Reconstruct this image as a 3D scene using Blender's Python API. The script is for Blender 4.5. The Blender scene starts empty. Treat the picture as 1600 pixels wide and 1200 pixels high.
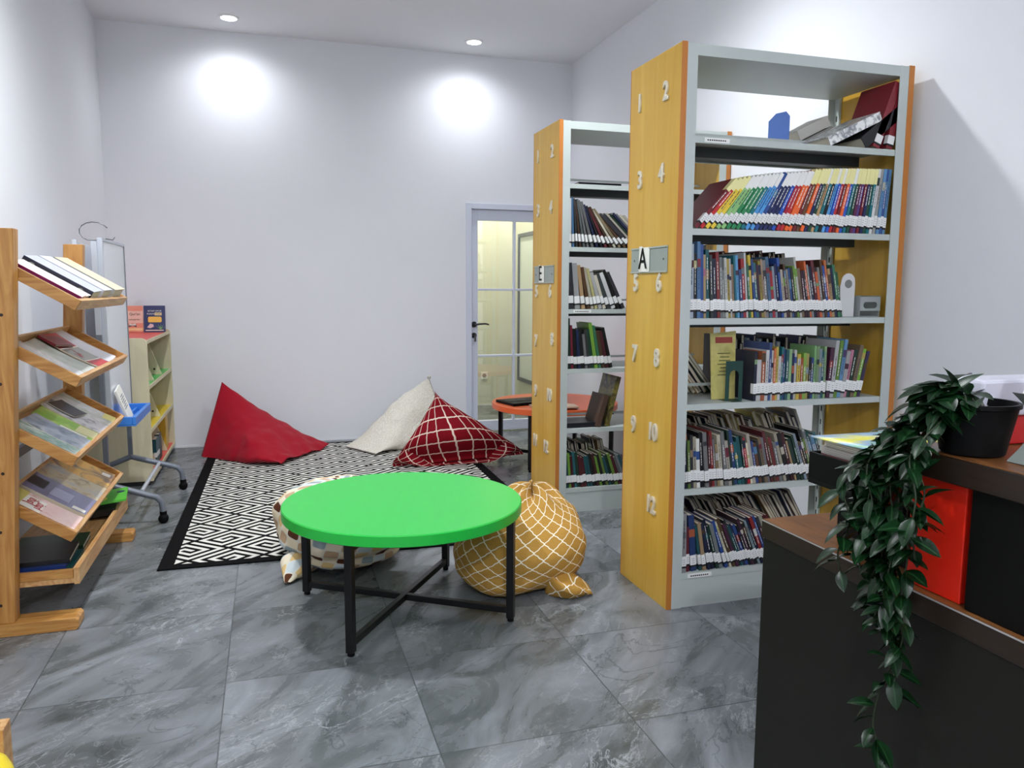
import bpy, bmesh, math, random
from math import sin, cos, pi, radians as rad
from mathutils import Vector, Matrix, noise
S = bpy.context.scene
C = S.collection
# ------------------------------------------------------------------ camera, world, lights, exposure
cam = bpy.data.cameras.new('camera'); cam.lens = 36 * 1224.91 / 1600; cam.sensor_width = 36; cam.clip_start = .02
co = bpy.data.objects.new('camera', cam); C.objects.link(co); S.camera = co
RT = Vector((0.95551503, -0.29489775, 0.00513254)); UP = Vector((0.03042404, 0.11585783, 0.99279975)); FW = Vector((0.29336905, 0.94847893, -0.11967588))
M = Matrix((RT, UP, -FW)).transposed().to_4x4(); M.translation = (0, 0, 1.30); co.matrix_world = M
w = bpy.data.worlds.new('world'); S.world = w; w.use_nodes = True
w.node_tree.nodes['Background'].inputs[0].default_value = (.75, .8, 1, 1); w.node_tree.nodes['Background'].inputs[1].default_value = .02
S.view_settings.view_transform = 'Standard'; S.view_settings.look = 'None'; S.view_settings.gamma = 1; S.view_settings.use_curve_mapping = False
S.view_settings.exposure = 0.70
XL, XR, YB, ZC = -1.184, 2.65, 6.825, 3.30
LAMPS = [(-.22, 6.47, 20), (1.66, 6.46, 20), (-.22, 3.65, 126), (1.66, 3.65, 88), (-.22, .84, 80), (-.22, -1.95, 150), (1.66, -1.95, 40)]  # last pair: unseen lamps added behind the viewer as frontal fill
def spot(x, y, z, power, col=(.93, .96, 1.0), size=2.8, blend=1.0, r=.06):
    l = bpy.data.lights.new('lamp_light', 'SPOT'); l.energy = power; l.color = col; l.spot_size = size; l.spot_blend = blend; l.shadow_soft_size = r
    o = bpy.data.objects.new('lamp_light', l); o.location = (x, y, z); C.objects.link(o); return o
def area(x, y, z, sx, sy, power, col=(.93, .96, 1.0)):
    l = bpy.data.lights.new('lamp_light', 'AREA'); l.shape = 'RECTANGLE'; l.size = sx; l.size_y = sy; l.energy = power; l.color = col
    o = bpy.data.objects.new('lamp_light', l); o.location = (x, y, z); C.objects.link(o); return o
for x, y, p in LAMPS: spot(x, y, ZC - .03, p, size=2.8 if y > 0 else 3.12, blend=1.0 if y > 0 else .2)
spot(2.2, 7.7, ZC - .05, 130, (1, .96, .84))
# ------------------------------------------------------------------ materials
MATS = {}
def srgb(c):
    return tuple((v / 12.92 if v <= .04045 else ((v + .055) / 1.055) ** 2.4) for v in [x / 255 for x in c])
class NT:
    def __init__(s, name):
        s.m = bpy.data.materials.new(name); s.m.use_nodes = True; s.t = s.m.node_tree; s.b = s.t.nodes['Principled BSDF']
    def n(s, typ, _o=0, **kw):
        nd = s.t.nodes.new(typ)
        for k, v in kw.items():
            if k.startswith('i_'):
                k = k[2:]; k = int(k) if k.isdigit() else k.replace('_', ' ')
                s.put(nd.inputs[k], v)
            else: setattr(nd, k, v)
        return nd.outputs[_o]
    def put(s, sock, v):
        if isinstance(v, bpy.types.NodeSocket): s.t.links.new(v, sock)
        else: sock.default_value = v
    def math(s, op, a, b=0.0, c=0.0):
        nd = s.t.nodes.new('ShaderNodeMath'); nd.operation = op
        for i, v in enumerate((a, b, c)): s.put(nd.inputs[i], v)
        return nd.outputs[0]
    def mix(s, f, a, b):
        nd = s.t.nodes.new('ShaderNodeMix'); nd.data_type = 'RGBA'
        s.put(nd.inputs[0], f); s.put(nd.inputs[6], a if isinstance(a, bpy.types.NodeSocket) else (*a, 1)); s.put(nd.inputs[7], b if isinstance(b, bpy.types.NodeSocket) else (*b, 1))
        return nd.outputs[2]
    def ramp(s, f, stops, interp='LINEAR'):
        nd = s.t.nodes.new('ShaderNodeValToRGB'); r = nd.color_ramp; r.interpolation = interp
        while len(r.elements) < len(stops): r.elements.new(.5)
        for e, (p, c) in zip(r.elements, stops): e.position = p; e.color = (*c, 1)
        s.put(nd.inputs[0], f); return nd.outputs[0]
    def bump(s, h, strength=.3, dist=.01):
        o = s.n('ShaderNodeBump', i_Strength=strength, i_Distance=dist, i_Height=h); s.put(s.b.inputs['Normal'], o)
    def set(s, **kw):
        for k, v in kw.items():
            k = k.replace('_', ' ')
            if isinstance(v, tuple) and len(v) == 3: v = (*v, 1)
            s.put(s.b.inputs[k], v)
        return s.m
def mat(c, rough=.5, metal=0.0, spec=.5, nz=0.0, sc=8.0):
    key = (c, rough, metal, spec, nz, sc)
    if key in MATS: return MATS[key]
    g = NT('paint_%d_%d_%d' % c); col = srgb(c)
    if nz:
        f = g.n('ShaderNodeTexNoise', i_Scale=sc, i_Detail=4.0, i_Vector=g.n('ShaderNodeTexCoord', 3))
        base = g.mix(f, tuple(v * (1 - nz) for v in col), tuple(min(1, v * (1 + nz)) for v in col))
        m = g.set(Base_Color=base, Roughness=rough, Metallic=metal, Specular_IOR_Level=spec)
    else: m = g.set(Base_Color=col, Roughness=rough, Metallic=metal, Specular_IOR_Level=spec)
    MATS[key] = m; return m
def wood(name, a, b, sx=3, sy=3, sz=40, rough=.4, dist=2.5):
    g = NT(name); v = g.n('ShaderNodeMapping', i_Vector=g.n('ShaderNodeTexCoord', 3), i_Scale=(sx, sy, sz))
    f = g.n('ShaderNodeTexNoise', i_Vector=v, i_Scale=1.6, i_Detail=6.0, i_Distortion=dist)
    k = g.n('ShaderNodeTexNoise', i_Vector=g.n('ShaderNodeTexCoord', 3), i_Scale=5.0, i_Detail=1.0)
    col = g.ramp(f, [(.3, srgb(a)), (.7, srgb(b))])
    return g.set(Base_Color=g.mix(g.math('MULTIPLY', k, .35), col, srgb(a)), Roughness=rough)
def blotch(name, cols, scale=9.0, rough=.3):
    g = NT(name); f = g.n('ShaderNodeTexNoise', i_Vector=g.n('ShaderNodeTexCoord', 3), i_Scale=scale, i_Detail=5.0, i_Distortion=.8)
    n = len(cols); return g.set(Base_Color=g.ramp(f, [(.3 + .4 * i / (n - 1), srgb(c)) for i, c in enumerate(cols)]), Roughness=rough)
def floor_mat():
    g = NT('marble_tile'); T = .5994; tc = g.n('ShaderNodeTexCoord', 3)
    sep = g.t.nodes.new('ShaderNodeSeparateXYZ'); g.put(sep.inputs[0], tc)
    u = g.math('DIVIDE', g.math('ADD', sep.outputs[0], .175 + 20 * T), T); v = g.math('DIVIDE', g.math('ADD', sep.outputs[1], -3.2314 + 20 * T), T)
    fu, fv = g.math('FRACT', u), g.math('FRACT', v)
    du = g.math('MINIMUM', fu, g.math('SUBTRACT', 1.0, fu)); dv = g.math('MINIMUM', fv, g.math('SUBTRACT', 1.0, fv))
    gr = g.math('LESS_THAN', g.math('MINIMUM', du, dv), .0035)
    comb = g.n('ShaderNodeCombineXYZ', i_0=g.math('FLOOR', u), i_1=g.math('FLOOR', v))
    wn = g.n('ShaderNodeTexWhiteNoise', 1, i_Vector=comb)
    off = g.n('ShaderNodeVectorMath', operation='MULTIPLY', i_0=wn, i_1=(7.0, 5.0, 3.0))
    p = g.n('ShaderNodeVectorMath', operation='ADD', i_0=tc, i_1=off)
    st = g.n('ShaderNodeMapping', vector_type='TEXTURE', i_Vector=p, i_Rotation=(0, 0, rad(48)), i_Scale=(.75, .30, 1))
    big = g.n('ShaderNodeTexNoise', i_Vector=st, i_Scale=1.3, i_Detail=9.0, i_Roughness=.62, i_Distortion=1.1)
    base = g.ramp(big, [(.33, srgb((84, 89, 90))), (.46, srgb((116, 121, 123))), (.56, srgb((136, 141, 146))), (.70, srgb((158, 163, 170)))])
    st2 = g.n('ShaderNodeMapping', vector_type='TEXTURE', i_Vector=p, i_Rotation=(0, 0, rad(40)), i_Scale=(.85, .42, 1))
    def vein(scale, wdt, dst):
        f = g.n('ShaderNodeTexNoise', i_Vector=st2, i_Scale=scale, i_Detail=7.0, i_Distortion=dst, i_Roughness=.6)
        d = g.math('ABSOLUTE', g.math('SUBTRACT', f, .5)); return g.math('SUBTRACT', 1.0, g.math('MINIMUM', g.math('DIVIDE', d, wdt), 1.0))
    brk = g.n('ShaderNodeTexNoise', i_Vector=p, i_Scale=3.0, i_Detail=3.0)
    brk = g.math('MINIMUM', g.math('MAXIMUM', g.math('MULTIPLY', g.math('SUBTRACT', brk, .45), 6.0), 0.0), 1.0)
    vv = g.math('MULTIPLY', g.math('MAXIMUM', vein(2.0, .012, 1.6), g.math('MULTIPLY', vein(5.0, .016, 1.2), .7)), brk)
    col = g.mix(g.math('MULTIPLY', vv, .75), base, srgb((198, 203, 208)))
    dk = g.n('ShaderNodeTexNoise', i_Vector=st2, i_Scale=1.1, i_Detail=6.0, i_Distortion=2.2)
    dkf = g.math('LESS_THAN', g.math('ABSOLUTE', g.math('SUBTRACT', dk, .42)), .006)
    col = g.mix(g.math('MULTIPLY', dkf, .45), col, srgb((70, 78, 80)))
    tint = g.n('ShaderNodeTexWhiteNoise', 0, i_Vector=comb)
    hs = g.n('ShaderNodeHueSaturation', i_Color=col, i_Value=g.math('ADD', .9, g.math('MULTIPLY', tint, .2)))
    col = g.mix(gr, hs, srgb((84, 90, 92)))
    return g.set(Base_Color=g.mix(.28, col, (.004, .006, .007)), Roughness=g.math('ADD', .2, g.math('MULTIPLY', big, .16)), Specular_IOR_Level=.45)
def lattice_mat(name, base, dark, line, k, wid, wob, rot45):
    g = NT(name); uv = g.n('ShaderNodeTexCoord', 2); sep = g.t.nodes.new('ShaderNodeSeparateXYZ'); g.put(sep.inputs[0], uv)
    x, y = sep.outputs[0], sep.outputs[1]
    if rot45: a, b = g.math('MULTIPLY', g.math('ADD', x, y), k * .7071), g.math('MULTIPLY', g.math('SUBTRACT', x, y), k * .7071)
    else: a, b = g.math('MULTIPLY', x, k), g.math('MULTIPLY', y, k)
    def ln(p, q):
        wv = g.math('MULTIPLY', g.math('SINE', g.math('MULTIPLY', q, 4 * pi)), wob)
        f = g.math('FRACT', g.math('ADD', p, wv)); d = g.math('MINIMUM', f, g.math('SUBTRACT', 1.0, f)); return g.math('LESS_THAN', d, wid)
    l = g.math('MAXIMUM', ln(a, b), ln(b, a))
    n = g.n('ShaderNodeTexNoise', i_Vector=g.n('ShaderNodeTexCoord', 3), i_Scale=180.0, i_Detail=2.0)
    g.bump(g.math('ADD', l, g.math('MULTIPLY', n, .4)), .35, .003)
    return g.set(Base_Color=g.mix(l, g.mix(n, srgb(base), srgb(dark)), srgb(line)), Roughness=.8, Specular_IOR_Level=.15)
def patch_mat():
    g = NT('patchwork_fabric'); uv = g.n('ShaderNodeTexCoord', 2); mp = g.n('ShaderNodeMapping', i_Vector=uv, i_Rotation=(0, 0, rad(12)), i_Scale=(15.0, 15.0, 1))
    sep = g.t.nodes.new('ShaderNodeSeparateXYZ'); g.put(sep.inputs[0], mp)
    x, y = sep.outputs[0], sep.outputs[1]
    cm = g.n('ShaderNodeCombineXYZ', i_0=g.math('FLOOR', x), i_1=g.math('FLOOR', y)); wn = g.n('ShaderNodeTexWhiteNoise', 0, i_Vector=cm)
    chk = g.math('FRACT', g.math('MULTIPLY', g.math('ADD', g.math('FLOOR', x), g.math('FLOOR', y)), .5))
    c1 = g.ramp(wn, [(0, srgb((92, 52, 30))), (.42, srgb((222, 190, 132))), (.62, srgb((196, 164, 130))), (.82, srgb((150, 164, 168)))], 'CONSTANT')
    c2 = g.ramp(wn, [(0, srgb((236, 222, 190))), (.4, srgb((206, 216, 218))), (.75, srgb((238, 226, 200)))], 'CONSTANT')
    fx = g.math('ABSOLUTE', g.math('SUBTRACT', g.math('FRACT', x), .5)); fy = g.math('ABSOLUTE', g.math('SUBTRACT', g.math('FRACT', y), .5))
    r = g.math('POWER', g.math('ADD', g.math('POWER', fx, 6.0), g.math('POWER', fy, 6.0)), 1 / 6)
    ins = g.math('LESS_THAN', r, .46)
    col = g.mix(g.math('GREATER_THAN', chk, .25), c2, c1)
    return g.set(Base_Color=g.mix(ins, srgb((226, 220, 204)), col), Roughness=.75, Specular_IOR_Level=.2)
def knit_mat():
    g = NT('cream_knit'); uv = g.n('ShaderNodeTexCoord', 2); mp = g.n('ShaderNodeMapping', i_Vector=uv, i_Scale=(1, 1, 1))
    wv = g.n('ShaderNodeTexWave', 1, i_Vector=mp, i_Scale=16.0, i_Distortion=9.0, i_Detail=2.0, i_Detail_Scale=3.0)
    g.bump(wv, .5, .008)
    return g.set(Base_Color=g.mix(wv, srgb((226, 220, 202)), srgb((242, 239, 228))), Roughness=.9, Specular_IOR_Level=.1)
def cloth_mat(name, a, b):
    g = NT(name); n = g.n('ShaderNodeTexNoise', i_Vector=g.n('ShaderNodeTexCoord', 3), i_Scale=300.0); g.bump(n, .2, .002)
    return g.set(Base_Color=g.mix(n, srgb(a), srgb(b)), Roughness=.8, Specular_IOR_Level=.2, Sheen_Weight=.1)
def leaf_mat():
    g = NT('vine_leaf'); uv = g.n('ShaderNodeTexCoord', 2); sep = g.t.nodes.new('ShaderNodeSeparateXYZ'); g.put(sep.inputs[0], uv)
    rib = g.math('ABSOLUTE', g.math('SUBTRACT', sep.outputs[0], .5))
    f = g.math('LESS_THAN', rib, .05); n = g.n('ShaderNodeTexNoise', i_Vector=g.n('ShaderNodeTexCoord', 3), i_Scale=22.0)
    return g.set(Base_Color=g.mix(f, g.mix(n, srgb((3, 12, 6)), srgb((14, 50, 20))), srgb((34, 68, 36))), Roughness=.34, Specular_IOR_Level=.32)
def emis(col, st):
    g = NT('lamp_glow'); return g.set(Base_Color=(0.8, .8, .8), Emission_Color=col, Emission_Strength=st)
def glass_mat(name='clear_glass', tint=(1, 1, 1), rough=.0, alpha=.12):
    g = NT(name); t = g.t; out = t.nodes['Material Output']
    tr = t.nodes.new('ShaderNodeBsdfTransparent'); tr.inputs[0].default_value = (*tint, 1)
    gl = t.nodes.new('ShaderNodeBsdfGlossy'); gl.inputs['Roughness'].default_value = rough
    mx = t.nodes.new('ShaderNodeMixShader'); mx.inputs[0].default_value = alpha
    t.links.new(tr.outputs[0], mx.inputs[1]); t.links.new(gl.outputs[0], mx.inputs[2]); t.links.new(mx.outputs[0], out.inputs[0]); return g.m
WHITE = mat((234, 235, 240), .85, spec=.2, nz=.02, sc=3.0)
CEIL = mat((238, 239, 243), .9, spec=.2)
STEEL = mat((184, 192, 188), .42, spec=.4, nz=.03, sc=2.0)
BLACK = mat((6, 6, 7), .5, spec=.15)
BLKM = mat((16, 16, 18), .35, metal=.3)
PAPER = mat((236, 234, 226), .8)
DOORW = mat((214, 220, 234), .35, nz=.01)
CHROME = mat((150, 150, 155), .25, metal=1.0)
PINE = wood('pine_wood', (160, 104, 44), (206, 156, 86), 14, 14, 1.5)
PINEX = wood('pine_wood_long', (160, 104, 44), (210, 160, 90), 1.5, 14, 14)
PINEY = wood('pine_wood_cross', (176, 122, 66), (222, 184, 130), 14, 1.5, 14)
YLAM = wood('yellow_laminate', (200, 152, 44), (218, 178, 78), 8, 8, .7, .35, 1.0)
OEDGE = mat((186, 116, 48), .4, nz=.05)
BIRCH = wood('pale_birch', (206, 196, 160), (222, 214, 182), 10, 10, 1.2, .5, 1.0)
WALN = wood('walnut_top', (92, 56, 28), (140, 92, 50), 12, 1.2, 12, .3)
WALND = wood('walnut_edge', (26, 16, 8), (42, 26, 14), 20, 1.2, 20, .4)
DESK = mat((27, 27, 22), .5, spec=.2, nz=.03, sc=40.0)
DESK_SHADE = mat((7, 7, 6), .55, spec=.15, nz=.03, sc=40.0)  # darker copy of the desk colour, with shade under the upper counter painted in
REDP = mat((226, 36, 14), .4)
GREYP = mat((112, 118, 128), .4, metal=.2)
# ------------------------------------------------------------------ mesh helpers
class MB:
    def __init__(s): s.v = []; s.f = []; s.mi = []; s.mats = []; s.uv = None; s.T = None
    def m(s, mt):
        if mt not in s.mats: s.mats.append(mt)
        return s.mats.index(mt)
    def add(s, vs, fs, mt):
        b = len(s.v); k = s.m(mt)
        s.v += [tuple(s.T @ Vector(p)) if s.T else tuple(p) for p in vs]
        for f in fs: s.f.append([i + b for i in f]); s.mi.append(k)
        return s
    def box(s, x0, x1, y0, y1, z0, z1, mt):
        return s.add([(x, y, z) for z in (z0, z1) for y in (y0, y1) for x in (x0, x1)], [(0, 2, 3, 1), (4, 5, 7, 6), (0, 1, 5, 4), (1, 3, 7, 5), (3, 2, 6, 7), (2, 0, 4, 6)], mt)
    def quad(s, a, b, c, d, mt): return s.add([a, b, c, d], [(0, 1, 2, 3)], mt)
    def prism(s, poly, y0, y1, mt):       # poly in xz, extruded along y
        n = len(poly); vs = [(x, y0, z) for x, z in poly] + [(x, y1, z) for x, z in poly]
        return s.add(vs, [list(range(n)), list(range(2 * n - 1, n - 1, -1))] + [(i, i + n, (i + 1) % n + n, (i + 1) % n) for i in range(n)], mt)
    def slab(s, poly, z0, z1, mt):        # poly in xy, extruded along z
        n = len(poly); vs = [(x, y, z0) for x, y in poly] + [(x, y, z1) for x, y in poly]
        return s.add(vs, [list(range(n - 1, -1, -1)), list(range(n, 2 * n))] + [(i, (i + 1) % n, (i + 1) % n + n, i + n) for i in range(n)], mt)
    def tube(s, pts, r, mt, n=8, square=False):
        pts = [Vector(p) for p in pts]; rings = []
        rr = r if isinstance(r, (list, tuple)) else [r] * len(pts)
        for i, p in enumerate(pts):
            d = (pts[min(i + 1, len(pts) - 1)] - pts[max(i - 1, 0)]).normalized()
            up = Vector((0, 0, 1)) if abs(d.z) < .95 else Vector((1, 0, 0))
            a = d.cross(up).normalized(); b = a.cross(d)
            ph = pi / 4 if square else 0; k = 4 if square else n
            rings.append([p + (a * cos(2 * pi * j / k + ph) + b * sin(2 * pi * j / k + ph)) * rr[i] for j in range(k)])
        k = len(rings[0]); vs = [q for R_ in rings for q in R_]; fs = []
        for i in range(len(rings) - 1):
            for j in range(k): fs.append((i * k + j, (i + 1) * k + j, (i + 1) * k + (j + 1) % k, i * k + (j + 1) % k))
        fs += [list(range(k)), list(range(len(vs) - 1, len(vs) - k - 1, -1))]
        return s.add(vs, fs, mt)
    def lathe(s, prof, mt, cx=0, cy=0, n=32, cap=True):
        vs = [(cx + r * cos(2 * pi * j / n), cy + r * sin(2 * pi * j / n), z) for r, z in prof for j in range(n)]; fs = []
        for i in range(len(prof) - 1):
            for j in range(n): fs.append((i * n + j, i * n + (j + 1) % n, (i + 1) * n + (j + 1) % n, (i + 1) * n + j))
        if cap: fs += [list(range(n - 1, -1, -1)), list(range(len(vs) - n, len(vs)))]
        return s.add(vs, fs, mt)
    def build(s, name, parent=None, smooth=False, bevel=0, loc=None, mw=None):
        me = bpy.data.meshes.new(name); me.from_pydata(s.v, [], s.f)
        for mt in s.mats: me.materials.append(mt)
        me.polygons.foreach_set('material_index', s.mi)
        bm = bmesh.new(); bm.from_mesh(me); bmesh.ops.recalc_face_normals(bm, faces=bm.faces); bm.to_mesh(me); bm.free()
        if smooth:
            me.polygons.foreach_set('use_smooth', [True] * len(me.polygons))
            if smooth != 1: me.set_sharp_from_angle(angle=rad(smooth))
        me.update()
        o = bpy.data.objects.new(name, me); C.objects.link(o)
        if parent: o.parent = parent
        if loc: o.location = loc
        if mw: o.matrix_local = mw
        if bevel:
            b = o.modifiers.new('edge_round', 'BEVEL'); b.width = bevel; b.segments = 2; b.limit_method = 'ANGLE'
        return o
def tag(o, label, cat, group=None, kind=None):
    o['label'] = label; o['category'] = cat
    if group: o['group'] = group
    if kind: o['kind'] = kind
    return o
def thing(name, label, cat, loc=(0, 0, 0), rz=0, group=None):
    o = bpy.data.objects.new(name, None); C.objects.link(o); o.location = loc; o.rotation_euler.z = rz; o.empty_display_size = .1
    return tag(o, label, cat, group)
def box(name, x0, x1, y0, y1, z0, z1, mt, parent=None, bevel=0): return MB().box(x0, x1, y0, y1, z0, z1, mt).build(name, parent, bevel=bevel)
def struct(o, label, cat): return tag(o, label, cat, kind='structure')
def text(name, body, size, mt, parent, mw, ext=.003, sx=1.0):
    cu = bpy.data.curves.new(name, 'FONT'); cu.body = body; cu.size = size; cu.extrude = ext; cu.align_x = 'CENTER'; cu.align_y = 'CENTER'; cu.materials.append(mt); cu.resolution_u = 3; cu.offset = size * (.022 if ext > .002 else 0)
    if ext > .002: cu.bevel_depth = ext * .3
    tmp = bpy.data.objects.new(name, cu); me = bpy.data.meshes.new_from_object(tmp); bpy.data.objects.remove(tmp); bpy.data.curves.remove(cu)
    o = bpy.data.objects.new(name, me); C.objects.link(o); o.parent = parent; o.matrix_local = mw @ Matrix.Diagonal((sx, 1, 1, 1)); return o
def frame(o, x, y):  # matrix from origin and two axes
    x = Vector(x).normalized(); y = Vector(y).normalized(); z = x.cross(y); m = Matrix((x, y, z)).transposed().to_4x4(); m.translation = o; return m
def ordn(n):
    return '%d%s' % (n, 'th' if 10 <= n % 100 <= 20 else {1: 'st', 2: 'nd', 3: 'rd'}.get(n % 10, 'th'))
# ------------------------------------------------------------------ setting
Y0 = -2.6; YE = 8.47; DX0, DX1, DZ = 1.678, 2.60, 2.052
fl = MB().box(XL - .1, 3.2, Y0 - .1, YE + .1, -.08, 0, floor_mat()).build('floor'); struct(fl, 'polished grey marble tile floor of the whole room', 'floor')
ce = MB().box(XL - .1, 3.2, Y0 - .1, YE + .1, ZC, ZC + .1, CEIL).build('ceiling'); struct(ce, 'plain white ceiling with recessed round lamps', 'ceiling')
struct(box('wall_left', XL - .1, XL, Y0, YE, 0, ZC, WHITE), 'plain white wall behind the wooden magazine rack', 'wall')
struct(box('wall_right', XR, XR + .1, Y0, YB, 0, ZC, WHITE), 'plain white wall behind the tall bookcases', 'wall')
bw = MB().box(XL, DX0, YB, YB + .12, 0, ZC, WHITE).box(DX0, DX1, YB, YB + .12, DZ, ZC, WHITE).box(DX1, XR + .1, YB, YB + .12, 0, ZC, WHITE)
struct(bw.build('wall_back'), 'pale grey wall with the white glazed door', 'wall')
struct(box('wall_front', XL, XR, Y0 - .1, Y0, 0, ZC, WHITE), 'white wall behind the viewer', 'wall')
HALLW = mat((212, 214, 194), .85, spec=.2)
struct(box('wall_hall_back', .6, 3.2, YE, YE + .1, 0, ZC, HALLW), 'pale greenish wall seen through the door glass', 'wall')
struct(box('wall_hall_right', XR, XR + .1, YB + .12, YE, 0, ZC, HALLW), 'pale wall holding the framed board beyond the door', 'wall')
struct(box('wall_hall_left', .6, .7, YB + .12, YE, 0, ZC, HALLW), 'side wall of the room beyond the door', 'wall')
struct(box('trim_1', XL, DX0, YB - .006, YB, 0, .014, mat((232, 233, 236), .5)), 'thin white sealant line along the foot of the back wall', 'trim')
struct(box('trim_2', .7, XR, YE - .006, YE, 0, .014, mat((232, 233, 226), .5)), 'thin white line along the foot of the far room wall', 'trim')
# door
d = thing('door_1', 'white glazed door with grid panes and lever handle', 'door', (0, 0, 0)); d['kind'] = 'structure'
f = MB()
f.box(DX0, DX0 + .05, YB - .015, YB + .1, 0, DZ, DOORW).box(DX1 - .05, DX1, YB - .015, YB + .1, 0, DZ, DOORW).box(DX0 + .05, DX1 - .05, YB - .015, YB + .1, DZ - .048, DZ, DOORW)
f.build('door_frame', d, bevel=.003)
LX0, LX1 = 1.729, 2.549; GX = [(1.795, 2.127), (2.149, 2.483)]; ZG = [.105, .69, .71, 1.288, 1.308, 1.908]
YL = YB + .03; l = MB()
l.box(LX0, GX[0][0], YL, YL + .04, .012, DZ - .05, DOORW).box(GX[1][1], LX1, YL, YL + .04, .012, DZ - .05, DOORW)
l.box(GX[0][0], GX[1][1], YL, YL + .04, .012, ZG[0], DOORW).box(GX[0][0], GX[1][1], YL, YL + .04, ZG[5], DZ - .05, DOORW)
l.box(GX[0][1], GX[1][0], YL, YL + .04, ZG[0], ZG[5], DOORW)
for a, b in ((1, 2), (3, 4)):
    for g0, g1 in GX: l.box(g0, g1, YL, YL + .04, ZG[a], ZG[b], DOORW)
leaf = l.build('door_leaf', d, bevel=.003)
MB().box(GX[0][0], GX[1][1], YL + .017, YL + .023, ZG[0], ZG[5], glass_mat()).build('door_glass', leaf)
h = MB(); hm = mat((70, 70, 74), .3, metal=.9)
h.T = Matrix.Translation((1.757, YL, .987)) @ Matrix.Rotation(pi / 2, 4, 'X'); h.lathe([(.026, 0), (.026, .012), (.012, .014), (.012, .05)], hm, n=20); h.T = None
h.tube([(1.757, YL - .045, .987), (1.80, YL - .05, .992), (1.85, YL - .05, .994), (1.885, YL - .045, .986)], [.01, .009, .008, .007], hm)
h.build('door_handle', leaf, smooth=40)
h = MB(); h.T = Matrix.Translation((1.757, YL, .888)) @ Matrix.Rotation(pi / 2, 4, 'X'); h.lathe([(.024, 0), (.024, .012), (.01, .013), (.01, .02)], hm, n=20); h.T = None
h.box(1.753, 1.761, YL - .05, YL - .018, .878, .896, CHROME).box(1.748, 1.766, YL - .052, YL - .048, .835, .88, CHROME); h.build('door_lock', leaf, smooth=40)
# ceiling lamps
for (x, y, p), lb in zip(LAMPS, ['round recessed ceiling lamp over the red bean bag', 'round recessed ceiling lamp nearest the glazed door', 'recessed ceiling lamp above the green table', 'recessed ceiling lamp above the gap between bookcases', 'recessed ceiling lamp above the open floor before the table', 'added unseen fill lamp behind the viewer, left of the pair', 'added unseen fill lamp behind the viewer, right of the pair']):
    t = thing('ceiling_lamp', lb, 'lamp', (x, y, ZC), 0, 'recessed ceiling lamps')
    MB().lathe([(.075, 0), (.075, -.006), (.058, -.009), (.056, 0)], mat((240, 240, 240), .4), cap=False).build('trim_ring', t, smooth=40)
    MB().lathe([(.056, -.004), (.056, -.001)], emis((.95, .97, 1), 14)).build('diffuser', t)
# beyond the door: framed board and socket
t = thing('framed_board', 'dark framed board on the wall beyond the door glass', 'board', (XR, 7.75, 1.1))
fm = mat((62, 72, 70), .4); b = MB()
for y0, y1, z0, z1 in ((-.54, -.50, -.8, .8), (.50, .54, -.8, .8), (-.5, .5, -.8, -.76), (-.5, .5, .76, .8)): b.box(-.03, -.001, y0, y1, z0, z1, fm)
b.build('frame', t, bevel=.004); box('board_face', -.014, -.002, -.5, .5, -.76, .76, mat((208, 216, 204), .3), t)
t = thing('wall_socket', 'white wall socket low on the far room wall', 'socket', (2.29, YE, .338))
box('plate', -.04, .04, -.012, -.001, -.04, .04, mat((238, 238, 228), .4), t, .003)
so = MB(); so.T = Matrix.Rotation(pi / 2, 4, 'X'); so.lathe([(.024, .0125), (.024, .013)], mat((150, 150, 144), .5), n=24); so.build('outlet', t)
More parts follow.
